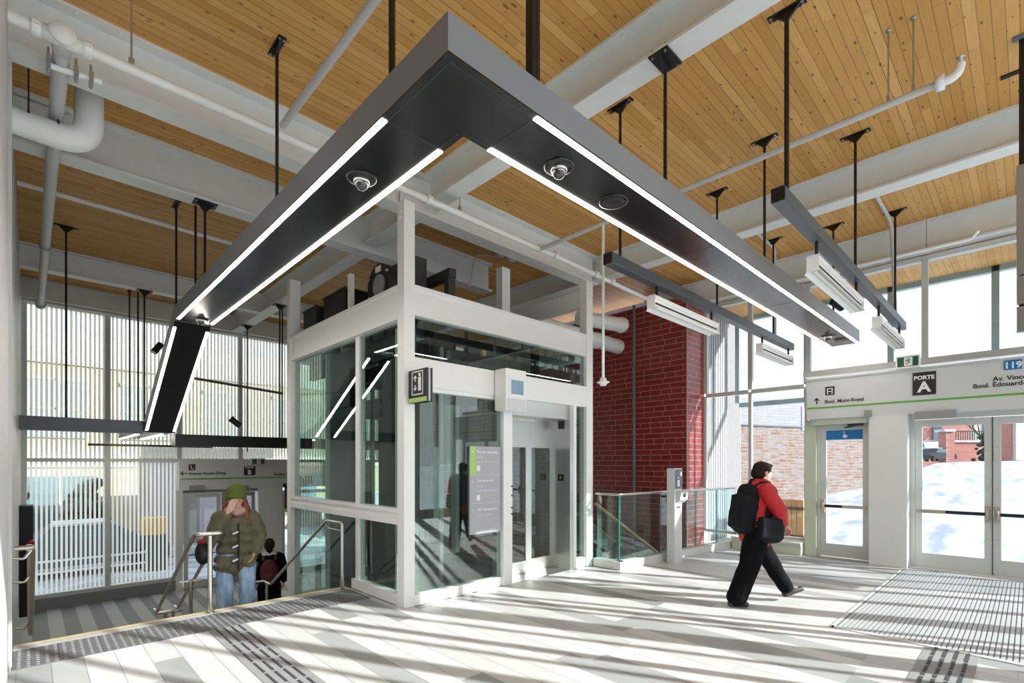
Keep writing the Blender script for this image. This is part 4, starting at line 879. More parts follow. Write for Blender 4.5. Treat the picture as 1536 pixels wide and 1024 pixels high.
# ------------------------------------------------------------------ guard, escalator, brick
gp = [(6.84,5.02),(6.84,4.60),(10.60,4.27)]
t = thing('glass_guard','glass guard rail with steel top on a pale curb, beside the lift','guard rail',(8.5,4.5,0))
cu, gl, ra, ed = MB(), [], MB(), MB()
cu.bar((6.84,5.06,.065),(6.84,4.53,.065),.14,.13); cu.bar((6.80,4.604,.065),(10.62,4.268,.065),.14,.13)
part('curb', cu, M['stone'], t)
d = (Vector((10.6,4.27,0))-Vector((6.84,4.6,0)))
P_ = [Vector((6.84,4.6,0))+d*k for k in (0,.30,.60,.80,1)]
segs = [(Vector((6.84,5.02,0)),Vector((6.84,4.61,0)))]+[(P_[i]+d*.002,P_[i+1]-d*.002) for i in range(4)]
for a, b in segs:
    g = MB().bar((a.x,a.y,.66),(b.x,b.y,.66),.014,1.06); part('glass_panel', g, M['gglass'], t)
for a, b in segs:
    for q in (a,b): ed.bar((q.x,q.y,.13),(q.x,q.y,1.19),.016,.006,(0,1,0))
part('glass_edges', ed, M['gedge'], t)
ra.tube([(6.84,5.06,1.20),(6.84,4.60,1.20),(10.60,4.27,1.20)],.024,bend=.03)
part('top_rail', ra, M['chrome'], t)
t = thing('kiosk','slim pale grey card reader column before the glass guard','kiosk',(8.0,4.25,0))
part('column', MB().box(7.88,8.14,4.19,4.335,0,1.62), M['signgrey'], t, .006)
part('top_panel', MB().box(7.89,8.135,4.182,4.19,1.27,1.60), M['slate'], t)
part('reader', MB().prism([(4.19,1.02),(4.12,1.08),(4.10,1.22),(4.19,1.24)],'x',7.93,8.20), M['alu'], t)
k = MB(); k.lathe((8.08,4.176,1.52),[(.03,0),(.042,0),(.042,.006),(.03,.006)],20,'y'); k.box(7.96,8.03,4.178,4.182,1.31,1.42); k.cyl((7.99,4.178,1.46),(7.99,4.182,1.46),.016)
part('hand_pictogram', k, M['inkw'], t)
part('reader_disc', MB().lathe((8.06,4.095,1.16),[(0,0),(.035,0),(.035,.012),(0,.012)],20,'y'), M['dark2'], t)
part('card_slot', MB().box(7.95,8.07,4.186,4.19,.94,.965), M['ink'], t)
t = thing('escalator','escalator with bronze handrail descending beyond the glass guard','escalator',(8.4,5.3,ZL))
def incl(x, dz): return 1.02-(x-6.95)*.53+dz
for y in (5.16,5.95):
    g = MB().prism([(6.95,incl(6.95,-.75)),(9.75,incl(9.75,-.75)),(9.75,incl(9.75,-.02)),(6.95,incl(6.95,-.02))],'y',y-.006,y+.006); part('balustrade', g, M['gglass'], t)
    part('handrail', MB().tube([(6.95,y,incl(6.95,0)),(9.75,y,incl(9.75,0))],.03,12), M['gold'], t)
    part('skirt', MB().prism([(6.95,incl(6.95,-1.15)),(9.75,incl(9.75,-1.15)),(9.75,incl(9.75,-.75)),(6.95,incl(6.95,-.75))],'y',y-.03,y+.03), M['dark2'], t)
stp = MB()
for i in range(9):
    x = 6.98+i*.31; stp.box(x,x+.31,5.2,5.91,max(ZL+.002,incl(x,-1.35)),max(ZL+.2,incl(x+.31,-1.0)))
part('steps', stp, M['galv'], t)
struct('wall_brick', MB().box(9.86,10.5,4.98,15.3,ZL,ZC-.44), M['red'])
struct('wall_brick_end', MB().box(9.86,10.66,4.965,4.98,ZL,ZC-.44), M['redx'])
struct('trim_5', MB().box(9.84,9.862,4.955,4.97,ZL,ZC-.44), M['pink'])
# ------------------------------------------------------------------ right wall: doors, sign, clerestory
struct('wall_right', MB().box(10.22,10.66,1.39,1.90,0,2.5), M['wall'])
w = sroot('window_5','unseen glazed bay added beyond the double doors to let sun in'); fr = MB()  # bay added out of view so sun stripes reach the floor by the doors
for y in (-.60,-1.8,-2.96): fr.box(10.52,10.60,y-.04,y+.04,0,2.5)
fr.box(10.52,10.60,-2.92,-1.84,2.4,2.5).box(10.52,10.60,-1.76,-.64,2.4,2.5).box(10.52,10.60,-2.92,-1.84,0,.12).box(10.52,10.60,-1.76,-.64,0,.12)
part('frame', fr, M['alu'], w); part('pane', MB().box(10.55,10.56,-2.92,-1.84,.12,2.4), M['rglass'], w); part('pane', MB().box(10.55,10.56,-1.76,-.64,.12,2.4), M['rglass'], w)
struct('trim_6', MB().box(10.42,10.66,2.74,2.93,0,2.5), M['sage'])
s = thing('sign_fascia','long pale grey sign board with a green line over the doors','sign',(10.4,0,2.5))
XF = 10.22
part('board', MB().box(XF,10.66,-3.0,2.84,2.50,3.20), M['signgrey'], s)
part('green_line', MB().box(XF-.006,XF,-3.0,2.83,2.685,2.715), M['green'], s)
part('top_cap', MB().box(XF-.03,10.66,-3.0,2.86,3.20,3.235), M['alu'], s)
RG = (0,-1,0); tx = MB()
def st_(b, u, v, size, **k):
    q = on(u,v,x=XF-.004); part('lettering', text(MB(), b, size, (XF-.004,q.y,q.z), RG, **k), M['ink'], s)
st_('Boul. Mont-Royal',1237,605,.088,bold=.0015,width=.575)
st_("Av. Vincent-D'Indy",1489,571.5,.092,bold=.0015); st_('Boul. Édouard-Montpetit',1459,582.5,.092,bold=.0015)
q = on(1225,606,x=XF-.004); tx.bar((q.x,q.y,q.z),(q.x,q.y,q.z+.10),.004,.018,(0,1,0)); tx.bar((q.x,q.y,q.z+.105),(q.x,q.y+.04,q.z+.06),.004,.018); tx.bar((q.x,q.y,q.z+.105),(q.x,q.y-.04,q.z+.06),.004,.018)
part('arrow', tx, M['ink'], s)
y0, y1 = on(1369,575,x=XF).y, on(1404,575,x=XF).y; z1, z0 = 3.15, 2.79
part('door_letter_panel', MB().box(XF-.014,XF,y1,y0,z0,z1), M['signblk'], s)
tx = MB(); ym = (y0+y1)/2
part('lettering', text(MB(),'PORTE',.084,(XF-.016,ym,z1-.115),RG,align='CENTER',bold=.003), M['inkw'], s, label='white lettering PORTE'); part('lettering', text(MB(),'A',.225,(XF-.016,ym,z0+.05),RG,align='CENTER',bold=.008), M['inkw'], s, label='white letter A')
y0, y1 = on(1506,548,x=XF).y, on(1533,548,x=XF).y; zz = on(1506,548,x=XF).z
part('route_panel', MB().box(XF-.012,XF,y1,y0,zz-.07,zz+.065), M['blue'], s)
tx = MB(); text(tx,'119',.125,(XF-.014,(y0+y1)/2,zz-.048),RG,align='CENTER',bold=.004); part('lettering', tx, M['inkw'], s, label='white numerals 119')
y0, y1 = on(1238,586,x=XF).y, on(1252,586,x=XF).y; zz = on(1245,586,x=XF).z
part('bus_pictogram', MB().box(XF-.010,XF,y1,y0,zz-.075,zz+.075), M['signblk'], s)
k = MB(); yc = (y0+y1)/2
k.box(XF-.013,XF-.010,yc-.045,yc+.045,zz+.03,zz+.045); k.box(XF-.013,XF-.010,yc-.045,yc-.03,zz-.045,zz+.03); k.box(XF-.013,XF-.010,yc+.03,yc+.045,zz-.045,zz+.03); k.box(XF-.013,XF-.010,yc-.045,yc+.045,zz-.02,zz-.005); k.box(XF-.013,XF-.010,yc-.04,yc-.02,zz-.06,zz-.045); k.box(XF-.013,XF-.010,yc+.02,yc+.04,zz-.06,zz-.045)
part('pictogram_mark', k, M['inkw'], s)
q = on(1361.5,542,x=10.08); exit_sign('green running-man exit sign in white frame above the right fascia', (10.09,q.y,q.z), 'x-', .31, .20, .07)

# single door
d = sroot('door_3','single glazed door with blue accessibility panel')
fr = MB(); fr.box(10.50,10.60,1.90,1.95,0,2.5); fr.box(10.50,10.60,2.69,2.74,0,2.5); fr.box(10.50,10.60,1.95,2.69,2.42,2.5)
part('frame', fr, M['alu'], d)
def leaf(parent, ya, yb, hinge):
    m = MB(); m.box(10.51,10.56,ya,ya+.085,.012,2.41); m.box(10.51,10.56,yb-.085,yb,.012,2.41); m.box(10.51,10.56,ya+.085,yb-.085,2.30,2.41); m.box(10.51,10.56,ya+.085,yb-.085,.012,.245)
    lf = part('leaf', m, M['alu'], parent)
    part('pane', MB().box(10.53,10.54,ya+.085,yb-.085,.245,2.30), M['rglass'], lf)
    zb = .93
    yl, yh = (ya, yb) if hinge == 'lo' else (yb, ya)      # lo: hinge at small y, latch at large y
    part('panic_bar', MB().bar((10.465,ya+.03,zb),(10.465,yb-.03,zb),.04,.05), M['dark'], lf)
    sgn = 1 if yh > yl else -1
    part('bar_end', MB().bar((10.462,yl+.02*sgn,zb),(10.462,yl+.38*sgn,zb),.046,.054), M['brass'], lf)
    part('latch', MB().box(10.44,10.51,yh-.075*sgn,yh-.025*sgn,zb-.12,zb+.12).tube([(10.44,yh-.05*sgn,zb+.05),(10.41,yh-.05*sgn,zb),(10.44,yh-.05*sgn,zb-.07)],.014), M['brass'], lf)
    for z in (.55,1.33,1.95): part('stud', MB().cyl((10.503,yh-.045*sgn,z),(10.512,yh-.045*sgn,z),.010,n=10), M['galv'], lf)
    return lf
lf = leaf(d,1.955,2.685,'lo')
part('blue_panel', MB().box(10.522,10.53,2.04,2.60,2.13,2.30), M['blue'], lf)
k = MB(); c = Vector((10.520,2.31,2.20)); 
k.lathe((10.518,2.31,2.19),[(.024,0),(.033,0),(.033,.003),(.024,.003)],20,'x'); k.cyl((10.517,2.325,2.265),(10.521,2.325,2.265),.012); k.bar((10.519,2.325,2.25),(10.519,2.32,2.205),.003,.012,(0,1,0)); k.bar((10.519,2.32,2.205),(10.519,2.285,2.203),.003,.010); k.bar((10.519,2.285,2.203),(10.519,2.27,2.17),.003,.010)
part('wheelchair_mark', k, M['inkw'], lf)
part('operator_box', MB().box(10.30,10.5,1.92,2.80,2.40,2.50), M['sage'], d); part('closer_arm', MB().box(10.38,10.46,2.02,2.24,2.36,2.40).bar((10.42,2.1,2.37),(10.48,2.3,2.34),.03,.02), M['dark2'], d)
d = sroot('door_4','double glazed doors with panic bars at the right edge')
fr = MB(); fr.box(10.50,10.60,1.32,1.39,0,2.5); fr.box(10.50,10.60,-.56,-.51,0,2.5); fr.box(10.50,10.60,-.51,1.32,2.42,2.5)
part('frame', fr, M['alu'], d); leaf(d,.405,1.315,'hi'); leaf(d,-.505,.39,'lo')
part('astragal', MB().box(10.50,10.515,.391,.404,.012,2.41), M['ink'], d); part('threshold', MB().box(10.35,10.62,-.56,1.39,0,.011), M['stone'], d)
solo('door_closer','grey closer box above the left leaf of the right double doors','door closer',MB().box(10.14,10.219,.78,1.28,2.40,2.52).box(10.2,10.5,.9,1.0,2.425,2.44),M['grey'],bevel=.006)
solo('door_sensor','small grey sensor on the fascia between single door and pillar','sensor',MB().box(10.15,10.219,1.86,1.95,2.49,2.60),M['grey'])
struct('trim_7', MB().box(10.40,10.66,1.95,2.69,2.5,2.501), M['sage'])
# low window beside the single door + bench
w = sroot('window_2','tall window between the brick pier and the single door')
fr = MB(); 
for y in (4.94,3.99,2.96): fr.box(10.62,10.70,y-.032,y+.032,.22,3.16)
fr.box(10.60,10.70,2.99,3.96,3.13,3.21); fr.box(10.60,10.70,4.02,4.91,3.13,3.21); fr.box(10.60,10.70,2.99,3.96,.22,.28); fr.box(10.60,10.70,4.02,4.91,.22,.28)
part('frame', fr, M['alu'], w); part('pane', MB().box(10.67,10.68,3.0,3.95,.28,3.12), M['rglass'], w); part('pane', MB().box(10.67,10.68,4.03,4.90,.28,3.12), M['rglass'], w)
struct('baseboard_right', MB().box(10.24,10.66,2.94,4.20,0,.20), M['sage'], .005)
struct('trim_8', MB().box(10.20,10.66,2.94,4.20,.20,.235), M['stone'])
w = sroot('window_3','clerestory windows over the right doors')
fr = MB(); ys = [4.93,3.99,2.93,1.21,-.55,-2.3]
for y in ys: fr.box(10.62,10.71,y-.042,y+.042,3.422 if y < 3 else 3.22,5.12)
for a, b in zip(ys[1:],ys):
    fr.box(10.60,10.74,a+.045,b-.045,5.04,5.12)
fr.box(10.50,10.74,-2.97,2.975,3.32,3.42)
part('frame', fr, M['alu'], w)
for a, b in zip(ys[1:],ys): part('pane', MB().box(10.67,10.68,a+.045,b-.045,3.42 if b < 3 else 3.22,5.04), M['rglass'], w)
t = sroot('trim_9'); fr = MB()
teal = plain('teal_grey_frame',(.34,.46,.46),.4)
for i in range(6):
    y = 4.80-i*1.46; fr.box(12.0,12.12,y-.05,y+.05,3.12,5.12)
fr.box(12.0,12.12,-3.0,4.75,3.02,3.12); fr.box(12.0,12.12,-3.0,4.75,5.02,5.12)
part('outer_frame', fr, teal, t)
# ribbed cladding
r_ = MB(); x = 10.80
while x < 12.75: r_.box(x,x+.075,5.03,5.10,-.1,5.12); r_.box(x+.075,x+.12,5.075,5.10,-.1,5.12); x += .12
struct('wall_ribbed', r_, M['ribs'])
struct('trim_10', MB().box(10.68,10.80,4.985,5.06,0,5.12), M['white'])
# glazed wall behind the viewer (lets the sun in)
w = sroot('window_4','glazed wall behind the viewer'); fr = MB()
xs4 = [-1.6,.1,1.7,3.2,4.5,5.5,6.3,7.1,7.9,8.7,9.5,10.2]
ww  = [.08,.08,.06,.10,.07,.12,.08,.22,.10,.25,.12,.1]  # uneven bar widths chosen for the shadow stripes they throw on the floor
for x, q in zip(xs4, ww): fr.box(x-q/2,x+q/2,-3.12,-3.0,0,ZC)
part('frame', fr, M['alu'], w)
hz = MB(); hz.box(-1.6,10.2,-3.09,-3.03,0,.25); hz.box(-1.6,10.2,-3.09,-3.03,5.2,ZC)
part('transoms', hz, M['alu'], w)
for a, b in zip(xs4, xs4[1:]): part('pane', MB().box(a+.13,b-.13,-3.065,-3.06,.25,5.2), M['glass'], w)
shadow_fins = MB(); x = 2.2  # unseen fins added outside to cast shadow stripes across the floor
random.seed(3)
while x < 10.4:
    shadow_fins.box(x,x+.05,-3.5,-3.42,0,5.4); x += random.choice((.45,.6,.8,1.1)) if x < 6 else random.choice((.3,.42,.55,.7))
part('outer_fins', shadow_fins, M['alu'], w)
# ------------------------------------------------------------------ outside
def ground(name, xs, ys, fz, mat, nseed=0):
    mb = MB(); n = len(ys)
    vs = [(x,y,fz(x,y)) for x in xs for y in ys]
    mb.add(vs, [(i*n+j,(i+1)*n+j,(i+1)*n+j+1,i*n+j+1) for i in range(len(xs)-1) for j in range(n-1)], True)
    return struct(name, mb, mat)
def lerp(a,b,t): t=max(0,min(1,t)); return a+(b-a)*t
def gz(x, y):
    dd = FW[0]*x+FW[1]*y
    far = max(0.0, x-13.5)
    base = -.06 + lerp(0, 1.80, far/17.0)*(1 if y < 3 else max(.25,1-(y-3)/5))
    bank = .16*noise.noise((x*.35,y*.35,.3))*min(1,max(0,x-12.5)/3) + .05*noise.noise((x*1.3,y*1.3,2))
    b2 = .35*math.exp(-((x-16.6)/1.7)**2)*max(0,min(1,(y-3.2)/2.5))
    return base + bank + b2
ground('ground', [10.66]+[11+.5*i for i in range(90)], [-30+.75*i for i in range(100)], gz, M['snow'])
ground('ground_far', [-14+1.2*i for i in range(34)], [15.26]+[16+1.0*i for i in range(34)], lambda x,y: ZL-.12+.06*noise.noise((x*.6,y*.6,0))+(.35 if 17.4<y<18.6 else 0)*abs(noise.noise((x*.5,y*.7,5)))*2, M['street'])
ground('ground_back', [-20+2*i for i in range(26)], [-40+1.5*i for i in range(25)]+[-3.3], lambda x,y: -.08, M['snow'])
# brick building at right
b = thing('brick_building','old mottled brick building with pale top band, right of the lift','building',(19,8,0))
c0, c1 = on(1092,700,d=17.5), on(1345,700,d=21.0)
dv = Vector((c1.x-c0.x,c1.y-c0.y,0)).normalized(); nv = Vector((-dv.y,dv.x,0))
if nv.dot(Vector((FW[0],FW[1],0))) < 0: nv = -nv
def wallbox(z0,z1,t0=0,t1=None,dp=0,th=.6):
    Lx = (Vector((c1.x,c1.y,0))-Vector((c0.x,c0.y,0))).length if t1 is None else t1
    p = Vector((c0.x,c0.y,0)); a = p+dv*t0+nv*dp; b_ = p+dv*Lx+nv*dp
    return MB().add([(*(q.xy),z) for z in (z0,z1) for q in (a,b_,b_+nv*th,a+nv*th)], [(0,3,2,1),(4,5,6,7),(0,1,5,4),(1,2,6,5),(2,3,7,6),(3,0,4,7)])
part('brick_wall', wallbox(-.2,3.05), M['obrick'], b); part('pale_band', wallbox(3.10,4.05), M['gbrick'], b); part('ledge', wallbox(3.05,3.10,dp=-.05), M['slate'], b)
q0 = on(1190,620,d=19.2); tt = (Vector((q0.x,q0.y,0))-Vector((c0.x,c0.y,0))).dot(dv)
wn = part('window', wallbox(2.95,3.85,tt,tt+1.2,-.04,.1), M['white'], b); part('pane', wallbox(3.05,3.76,tt+.1,tt+1.1,-.05,.05), M['screen'], wn)
t = thing('planter','orange cedar slatted planter box outside behind the walker','planter',(13,6,0))
q = on(1152,812,x=11.75); y = q.y
sl = MB()
for i in range(8): sl.box(11.9+0,11.93,y-.62+i*.10,y-.62+i*.10+.09,-.02,.92); 
for i in range(5): sl.box(11.92+i*.10,11.92+i*.10+.09,y-.65,y-.62,-.02,.92)
part('slats', sl, M['wood'], t); part('bands', MB().box(11.885,12.4,y-.665,y+.2,.70,.76).box(11.885,12.4,y-.665,y+.2,.10,.16), M['bark'], t); part('soil', MB().box(11.93,12.38,y-.61,y+.17,0,.85), M['bark'], t)
# street scene beyond the double doors
def at2(u, v, d): return on(u, v, d=d)
def facing_box(mb, u0, u1, v0, v1, d, th):
    a, b_ = on(u0,v1,d=d), on(u1,v1,d=d); z1 = on(u0,v0,d=d).z
    n = Vector((FW[0],FW[1],0))*th
    A_, B_ = Vector((a.x,a.y,a.z)), Vector((b_.x,b_.y,a.z)); up = Vector((0,0,z1-a.z))
    return mb.add([A_,B_,B_+n,A_+n,A_+up,B_+up,B_+n+up,A_+n+up], [(0,3,2,1),(4,5,6,7),(0,1,5,4),(1,2,6,5),(2,3,7,6),(3,0,4,7)])
t = thing('garden_wall','low red brick garden wall with snowy coping and railing across the street','wall',at2(1450,692,31))
part('brick_panel', facing_box(MB(),1432,1490,663,700,31,.4), M['fbrick'], t); part('snow_coping', facing_box(MB(),1431,1490,660,663,30.9,.6), M['snow'], t)
part('pillar', facing_box(MB(),1419,1432,647,700,30.6,.55), M['fbrick'], t); part('snow_cap', facing_box(MB(),1417,1434,643.5,647,30.5,.75), M['snow'], t)
rl = MB()
for i in range(16): facing_box(rl,1434+i*3.5,1434.7+i*3.5,646,661,31.2,.03)
facing_box(rl,1433,1490,646,647,31.2,.04)
part('railing', rl, M['dark'], t)
t = thing('gate_pillars','tall red brick gate pier beyond the right hand door leaf','pillar',at2(1525,690,28))
part('pier', facing_box(MB(),1516,1545,634,696,28,1.0), M['fbrick'], t); part('pale_face', facing_box(MB(),1524,1545,634,690,27.8,.2), M['beige2'], t)
solo('iron_gate','thin black iron gate between garden wall and gate pier','gate',(lambda k: [facing_box(k,1506+i*2.2,1506.6+i*2.2,648,690,30,.03) for i in range(5)] and facing_box(k,1505,1516,652,653.5,30,.04))(MB()),M['dark'])
t = thing('brown_house','brown brick house with flat roof across the street','building',at2(1410,660,42))
part('wall', facing_box(MB(),1340,1456,622,705,42,5), M['fbrick'], t); part('roof', facing_box(MB(),1338,1458,617,622,41.8,5.4), M['snow'], t)
part('window', facing_box(MB(),1400,1414,640,662,41.9,.2), M['win'], t); part('window', facing_box(MB(),1360,1375,640,662,41.9,.2), M['win'], t)
t = thing('pale_building','pale cream building far behind the garden wall','building',at2(1520,650,60))
part('wall', facing_box(MB(),1462,1640,600,710,60,6), M['beige2'], t); part('roof', facing_box(MB(),1460,1642,596,600,59.5,7), M['roof'], t)
for u in (1475,1500,1560): part('window', facing_box(MB(),u,u+12,628,655,59.9,.2), M['win'], t)
def car(label, u, v, d, mat, s=1.0, rot=0):
    p = on(u,v,d=d); t = thing('car',label,'car',p)
    r = Matrix.Rotation(rot,3,'Z')
    def tr(mb): 
        mb.v = [tuple(Vector(p)+r@(Vector(v_)*s)) for v_ in mb.v]; return mb
    prof = [(-2.1,.3),(-2.15,.75),(-1.9,.95),(-1.2,1.0),(-.75,1.42),(.7,1.45),(1.35,1.0),(2.0,.85),(2.15,.55),(2.1,.3)]
    part('body', tr(MB().prism(prof,'y',-.85,.85)), mat, t)
    part('side_glass', tr(MB().prism([(-1.05,1.02),(-.68,1.36),(.62,1.38),(1.12,1.02)],'y',-.87,.87)), M['win'], t)
    for a in (-1.35,1.35):
        for b_ in (-.8,.8): part('wheel', tr(MB().cyl((a,b_-.1,.32),(a,b_+.1,.32),.32)), M['tyre'], t)
    part('roof_snow', tr(MB().box(-.7,.65,-.7,.7,1.45,1.52)), M['snow'], t)
car('white parked van-like car seen through left leaf of double doors',1404,692,36,M['paint'],1.0,.3)
car('dark car nearest the left edge of the double door glass',1402,692,31,M['paintb'],.55,-.5)
def bush(label, p, h, col='hedge', n=60, seed=1):
    random.seed(seed); t = thing('shrub',label,'shrub',p); k = MB()
    for i in range(n):
        a = random.random()*2*PI; z = random.random()*h; r = h*.35*(1-z/h*.6)*random.random()
        c = Vector(p)+Vector((math.cos(a)*r,math.sin(a)*r,z)); s = h*random.uniform(.05,.11)
        k.ell(c,s,s,s*.8,7,5)
    part('foliage', k, M[col], t); part('stem', MB().cyl(p,Vector(p)+Vector((0,0,h*.6)),h*.03,n=8), M['bark'], t)
bush('dark shrub at the right edge of the left door leaf glass',on(1478,693,d=27),1.5,seed=4)
def tree(label, p, h, seed=2):
    random.seed(seed); t = thing('bare_tree',label,'tree',p); k = MB()
    def br(a, d, l, r, n):
        b_ = a+d*l; k.cyl(a,b_,r,r*.65,6,False)
        if n:
            for i in range(3): 
                nd = (d+Vector((random.uniform(-.8,.8),random.uniform(-.8,.8),random.uniform(-.1,.6)))).normalized(); br(b_,nd,l*.68,r*.6,n-1)
    br(Vector(p),Vector((0,0,1)),h*.3,h*.02,5)
    part('branches', k, M['bark'], t)
tree('bare tree behind the garden wall',on(1470,680,d=40),4.6)
# far street seen through the striped wall
b = thing('street_building','beige masonry building across the lower street','building',(4,27,ZL))
zt = 6.6
part('facade', MB().box(-14,20,26.4,27,ZL-.1,zt), M['beige'], b)
part('plinth_band', MB().box(-14,20,26.32,26.4,1.55,2.25), M['beige2'], b); part('cornice', MB().box(-14,20,26.3,26.4,5.6,zt+.3), M['beige2'], b)
for i in range(9):
    x = -9.2+i*3.0
    w_ = part('window', MB().box(x,x+1.9,26.33,26.40,2.7,5.0), M['winp'], b); part('frame', MB().box(x+.90,x+1.0,26.30,26.33,2.7,5.0).box(x-.06,x+1.96,26.30,26.33,4.94,5.1).box(x,x+1.9,26.30,26.33,3.8,3.87), M['beige2'], w_)
for i in range(9):
    x = -9.2+i*3.0
    if 1 < x < 8: continue
    w_ = part('window', MB().box(x,x+2.2,26.33,26.40,-.9,1.2), M['win'], b); part('frame', MB().box(x+1.05,x+1.15,26.30,26.33,-.9,1.2), M['beige2'], w_)
t = thing('street_portico','pale mauve pillars of a portico across the lower street','portico',(3.5,22,ZL))
for x in (3.15,4.62,6.2): part('pillar', MB().box(x,x+.62,21.6,22.2,ZL-.1,1.9), M['mauve'], t)
part('lintel', MB().box(2.9,7.2,21.5,22.3,1.9,2.3), M['beige2'], t); part('back_wall', MB().box(2.9,7.2,22.9,23.0,ZL-.1,2.2), M['beige2'], t); part('step', MB().box(2.8,7.3,21.2,22.4,ZL-.1,ZL+.15), M['snow'], t)
def car2(label,x,y,mat,rot=0): 
    p0 = (x,y,ZL-.08); r = F/1.0
    d_ = FW[0]*x+FW[1]*y; u = U0+F*(RT[0]*x+RT[1]*y)/d_; v = V0-(p0[2]-H)*F/d_
    car(label,u,v,d_,mat,1.0,rot)
car2('dark car parked in the lower street, seen through striped glass at left',-3.4,20.6,M['paintb'])
car2('blue-grey car in the lower street behind the striped glass, by the yellow bin',1.2,20.2,plain('car_paint_blue_grey',(.09,.13,.17),.3))
t = thing('salt_bin','dark green street bin with a yellow top behind the striped glass','bin',(2.75,18.6,ZL))
part('body', MB().box(2.5,3.05,18.4,18.9,ZL-.1,-.45), M['dgreen'], t); part('lid', MB().box(2.47,3.08,18.37,18.93,-.45,.05), M['orange'], t)
for i,(x,y) in enumerate(((-2.6,23.6),(-.4,24.3),(1.5,23.9))): bush(('dark evergreen at far left behind the striped glass','middle dark evergreen behind the striped glass','dark evergreen nearest the blue-grey car, behind striped glass')[i],(x,y,ZL-.1),2.6,n=90,seed=i+9)
t = thing('street_fence','pale street fence rails in the snow behind the striped glass','fence',(.5,17.6,ZL))
k = MB(); [k.box(-3+i*.9,-2.95+i*.9,17.55,17.6,ZL-.1,-.75) for i in range(7)]; part('posts', k, M['alu'], t); part('rails', MB().box(-3,2.45,17.56,17.6,-.85,-.8).box(-3,2.45,17.56,17.6,-1.15,-1.1), M['white'], t)
# ------------------------------------------------------------------ people
class Fig:
    def __init__(s, base, fwd):
        s.o = Vector(base); f = Vector((fwd[0],fwd[1],0)).normalized(); s.f = f; s.l = Vector((-f.y,f.x,0)); s.u = Vector((0,0,1))
        s.R = Matrix((s.f,s.l,s.u)).transposed()
    def p(s, a, b, c): return s.o+s.f*a+s.l*b+s.u*c
    def limb(s, mb, pts, rs, n=14):
        P = [s.p(*q) for q in pts]
        for i in range(len(P)-1):
            mb.cyl(P[i],P[i+1],rs[i],rs[i+1],n)
        for q, r in zip(P, rs): mb.ell(q,r,r,r,n,8)
        return mb
    def ell(s, mb, c, ra, rb, rc, tilt=0):
        return mb.ell(s.p(*c),ra,rb,rc,18,12,s.R@Matrix.Rotation(tilt,3,'Y'))
def fused(name, mb, mat, parent, voxel=.012, smooth=6, wr=0, wscale=9, label=None):
    me = mb.mesh(name,(0,0,0),fix=False); o = bpy.data.objects.new(name, me); COL.objects.link(o)
    r = o.modifiers.new('r','REMESH'); r.mode = 'VOXEL'; r.voxel_size = voxel; r.use_smooth_shade = True
    s_ = o.modifiers.new('s','SMOOTH'); s_.iterations = smooth; s_.factor = .5
    bpy.context.view_layer.update()
    nm = bpy.data.meshes.new_from_object(o.evaluated_get(bpy.context.evaluated_depsgraph_get())); nm.name = name
    bpy.data.objects.remove(o); bpy.data.meshes.remove(me)
    if wr:
        nm.calc_loop_triangles() if False else None
        ns = [v.normal.copy() for v in nm.vertices]
        for v, n_ in zip(nm.vertices, ns):
            q = v.co; k = noise.noise((q.x*wscale,q.y*wscale,q.z*wscale*.55))+.5*noise.noise((q.x*wscale*2.3,q.y*wscale*2.3,q.z*wscale*1.2+7)); v.co = q+n_*k*wr
    off = wloc(parent); nm.transform(Matrix.Translation(-off)); nm.polygons.foreach_set('use_smooth',[True]*len(nm.polygons))
    ob = link(name, nm, mat, parent)
    if label: ob['label'] = label
    return ob
def headshape(F_, mb, c, s=1.0, tilt=0.0):
    """skull, jaw, nose, brow, lips, ears; c is the middle of the head, face along +a"""
    a, b, z = c
    F_.ell(mb,(a-.012*s,b,z+.025*s),.098*s,.078*s,.10*s); F_.ell(mb,(a+.025*s,b,z-.045*s),.066*s,.058*s,.075*s)
    F_.ell(mb,(a+.055*s,b,z-.095*s),.03*s,.035*s,.025*s)                               # chin
    F_.ell(mb,(a+.092*s,b,z-.02*s),.018*s,.014*s,.03*s,-.3); F_.ell(mb,(a+.104*s,b,z-.033*s),.016*s,.016*s,.013*s)   # nose
    F_.ell(mb,(a+.078*s,b,z+.025*s),.022*s,.052*s,.014*s)                              # brow
    F_.ell(mb,(a+.083*s,b,z-.063*s),.014*s,.026*s,.008*s); F_.ell(mb,(a+.08*s,b,z-.074*s),.013*s,.022*s,.007*s)
    for q in (-1,1): F_.ell(mb,(a-.005*s,b+q*.08*s,z-.01*s),.022*s,.012*s,.034*s)
def hand(F_, mb, wrist, dirn, up, s=1.0, side=1, curl=.5):
    """palm with four bent fingers of unequal length and a thumb; dirn, up are local (a,b,c) vectors"""
    w = Vector(wrist); d = Vector(dirn).normalized(); u = Vector(up); u = (u-d*u.dot(d)).normalized(); sd = d.cross(u)*side
    def limb(pts, rs): F_.limb(mb,[tuple(q) for q in pts],rs,10)
    limb([w-d*.02*s,w+d*.03*s],[.026*s,.024*s])
    for k in range(4): limb([w+d*.01*s+sd*(k-1.5)*.014*s, w+d*.085*s+sd*(k-1.5)*.020*s],[.016*s,.0125*s])
    for k, ln in enumerate((.068,.078,.073,.055)):
        a = w+d*.088*s+sd*(k-1.5)*.021*s; c1 = curl*.8; c2 = curl*1.7
        b_ = a+(d*math.cos(c1)-u*math.sin(c1))*ln*.55*s; c_ = b_+(d*math.cos(c2)-u*math.sin(c2))*ln*.5*s
        limb([a,b_,c_],[.0098*s,.009*s,.0075*s])
    t0 = w+d*.025*s-sd*.028*s; t1 = t0+(d*.6-sd*.7-u*.25).normalized()*.038*s; t2 = t1+(d*.9-sd*.15-u*.35).normalized()*.033*s
    limb([t0,t1,t2],[.0135*s,.011*s,.0088*s])
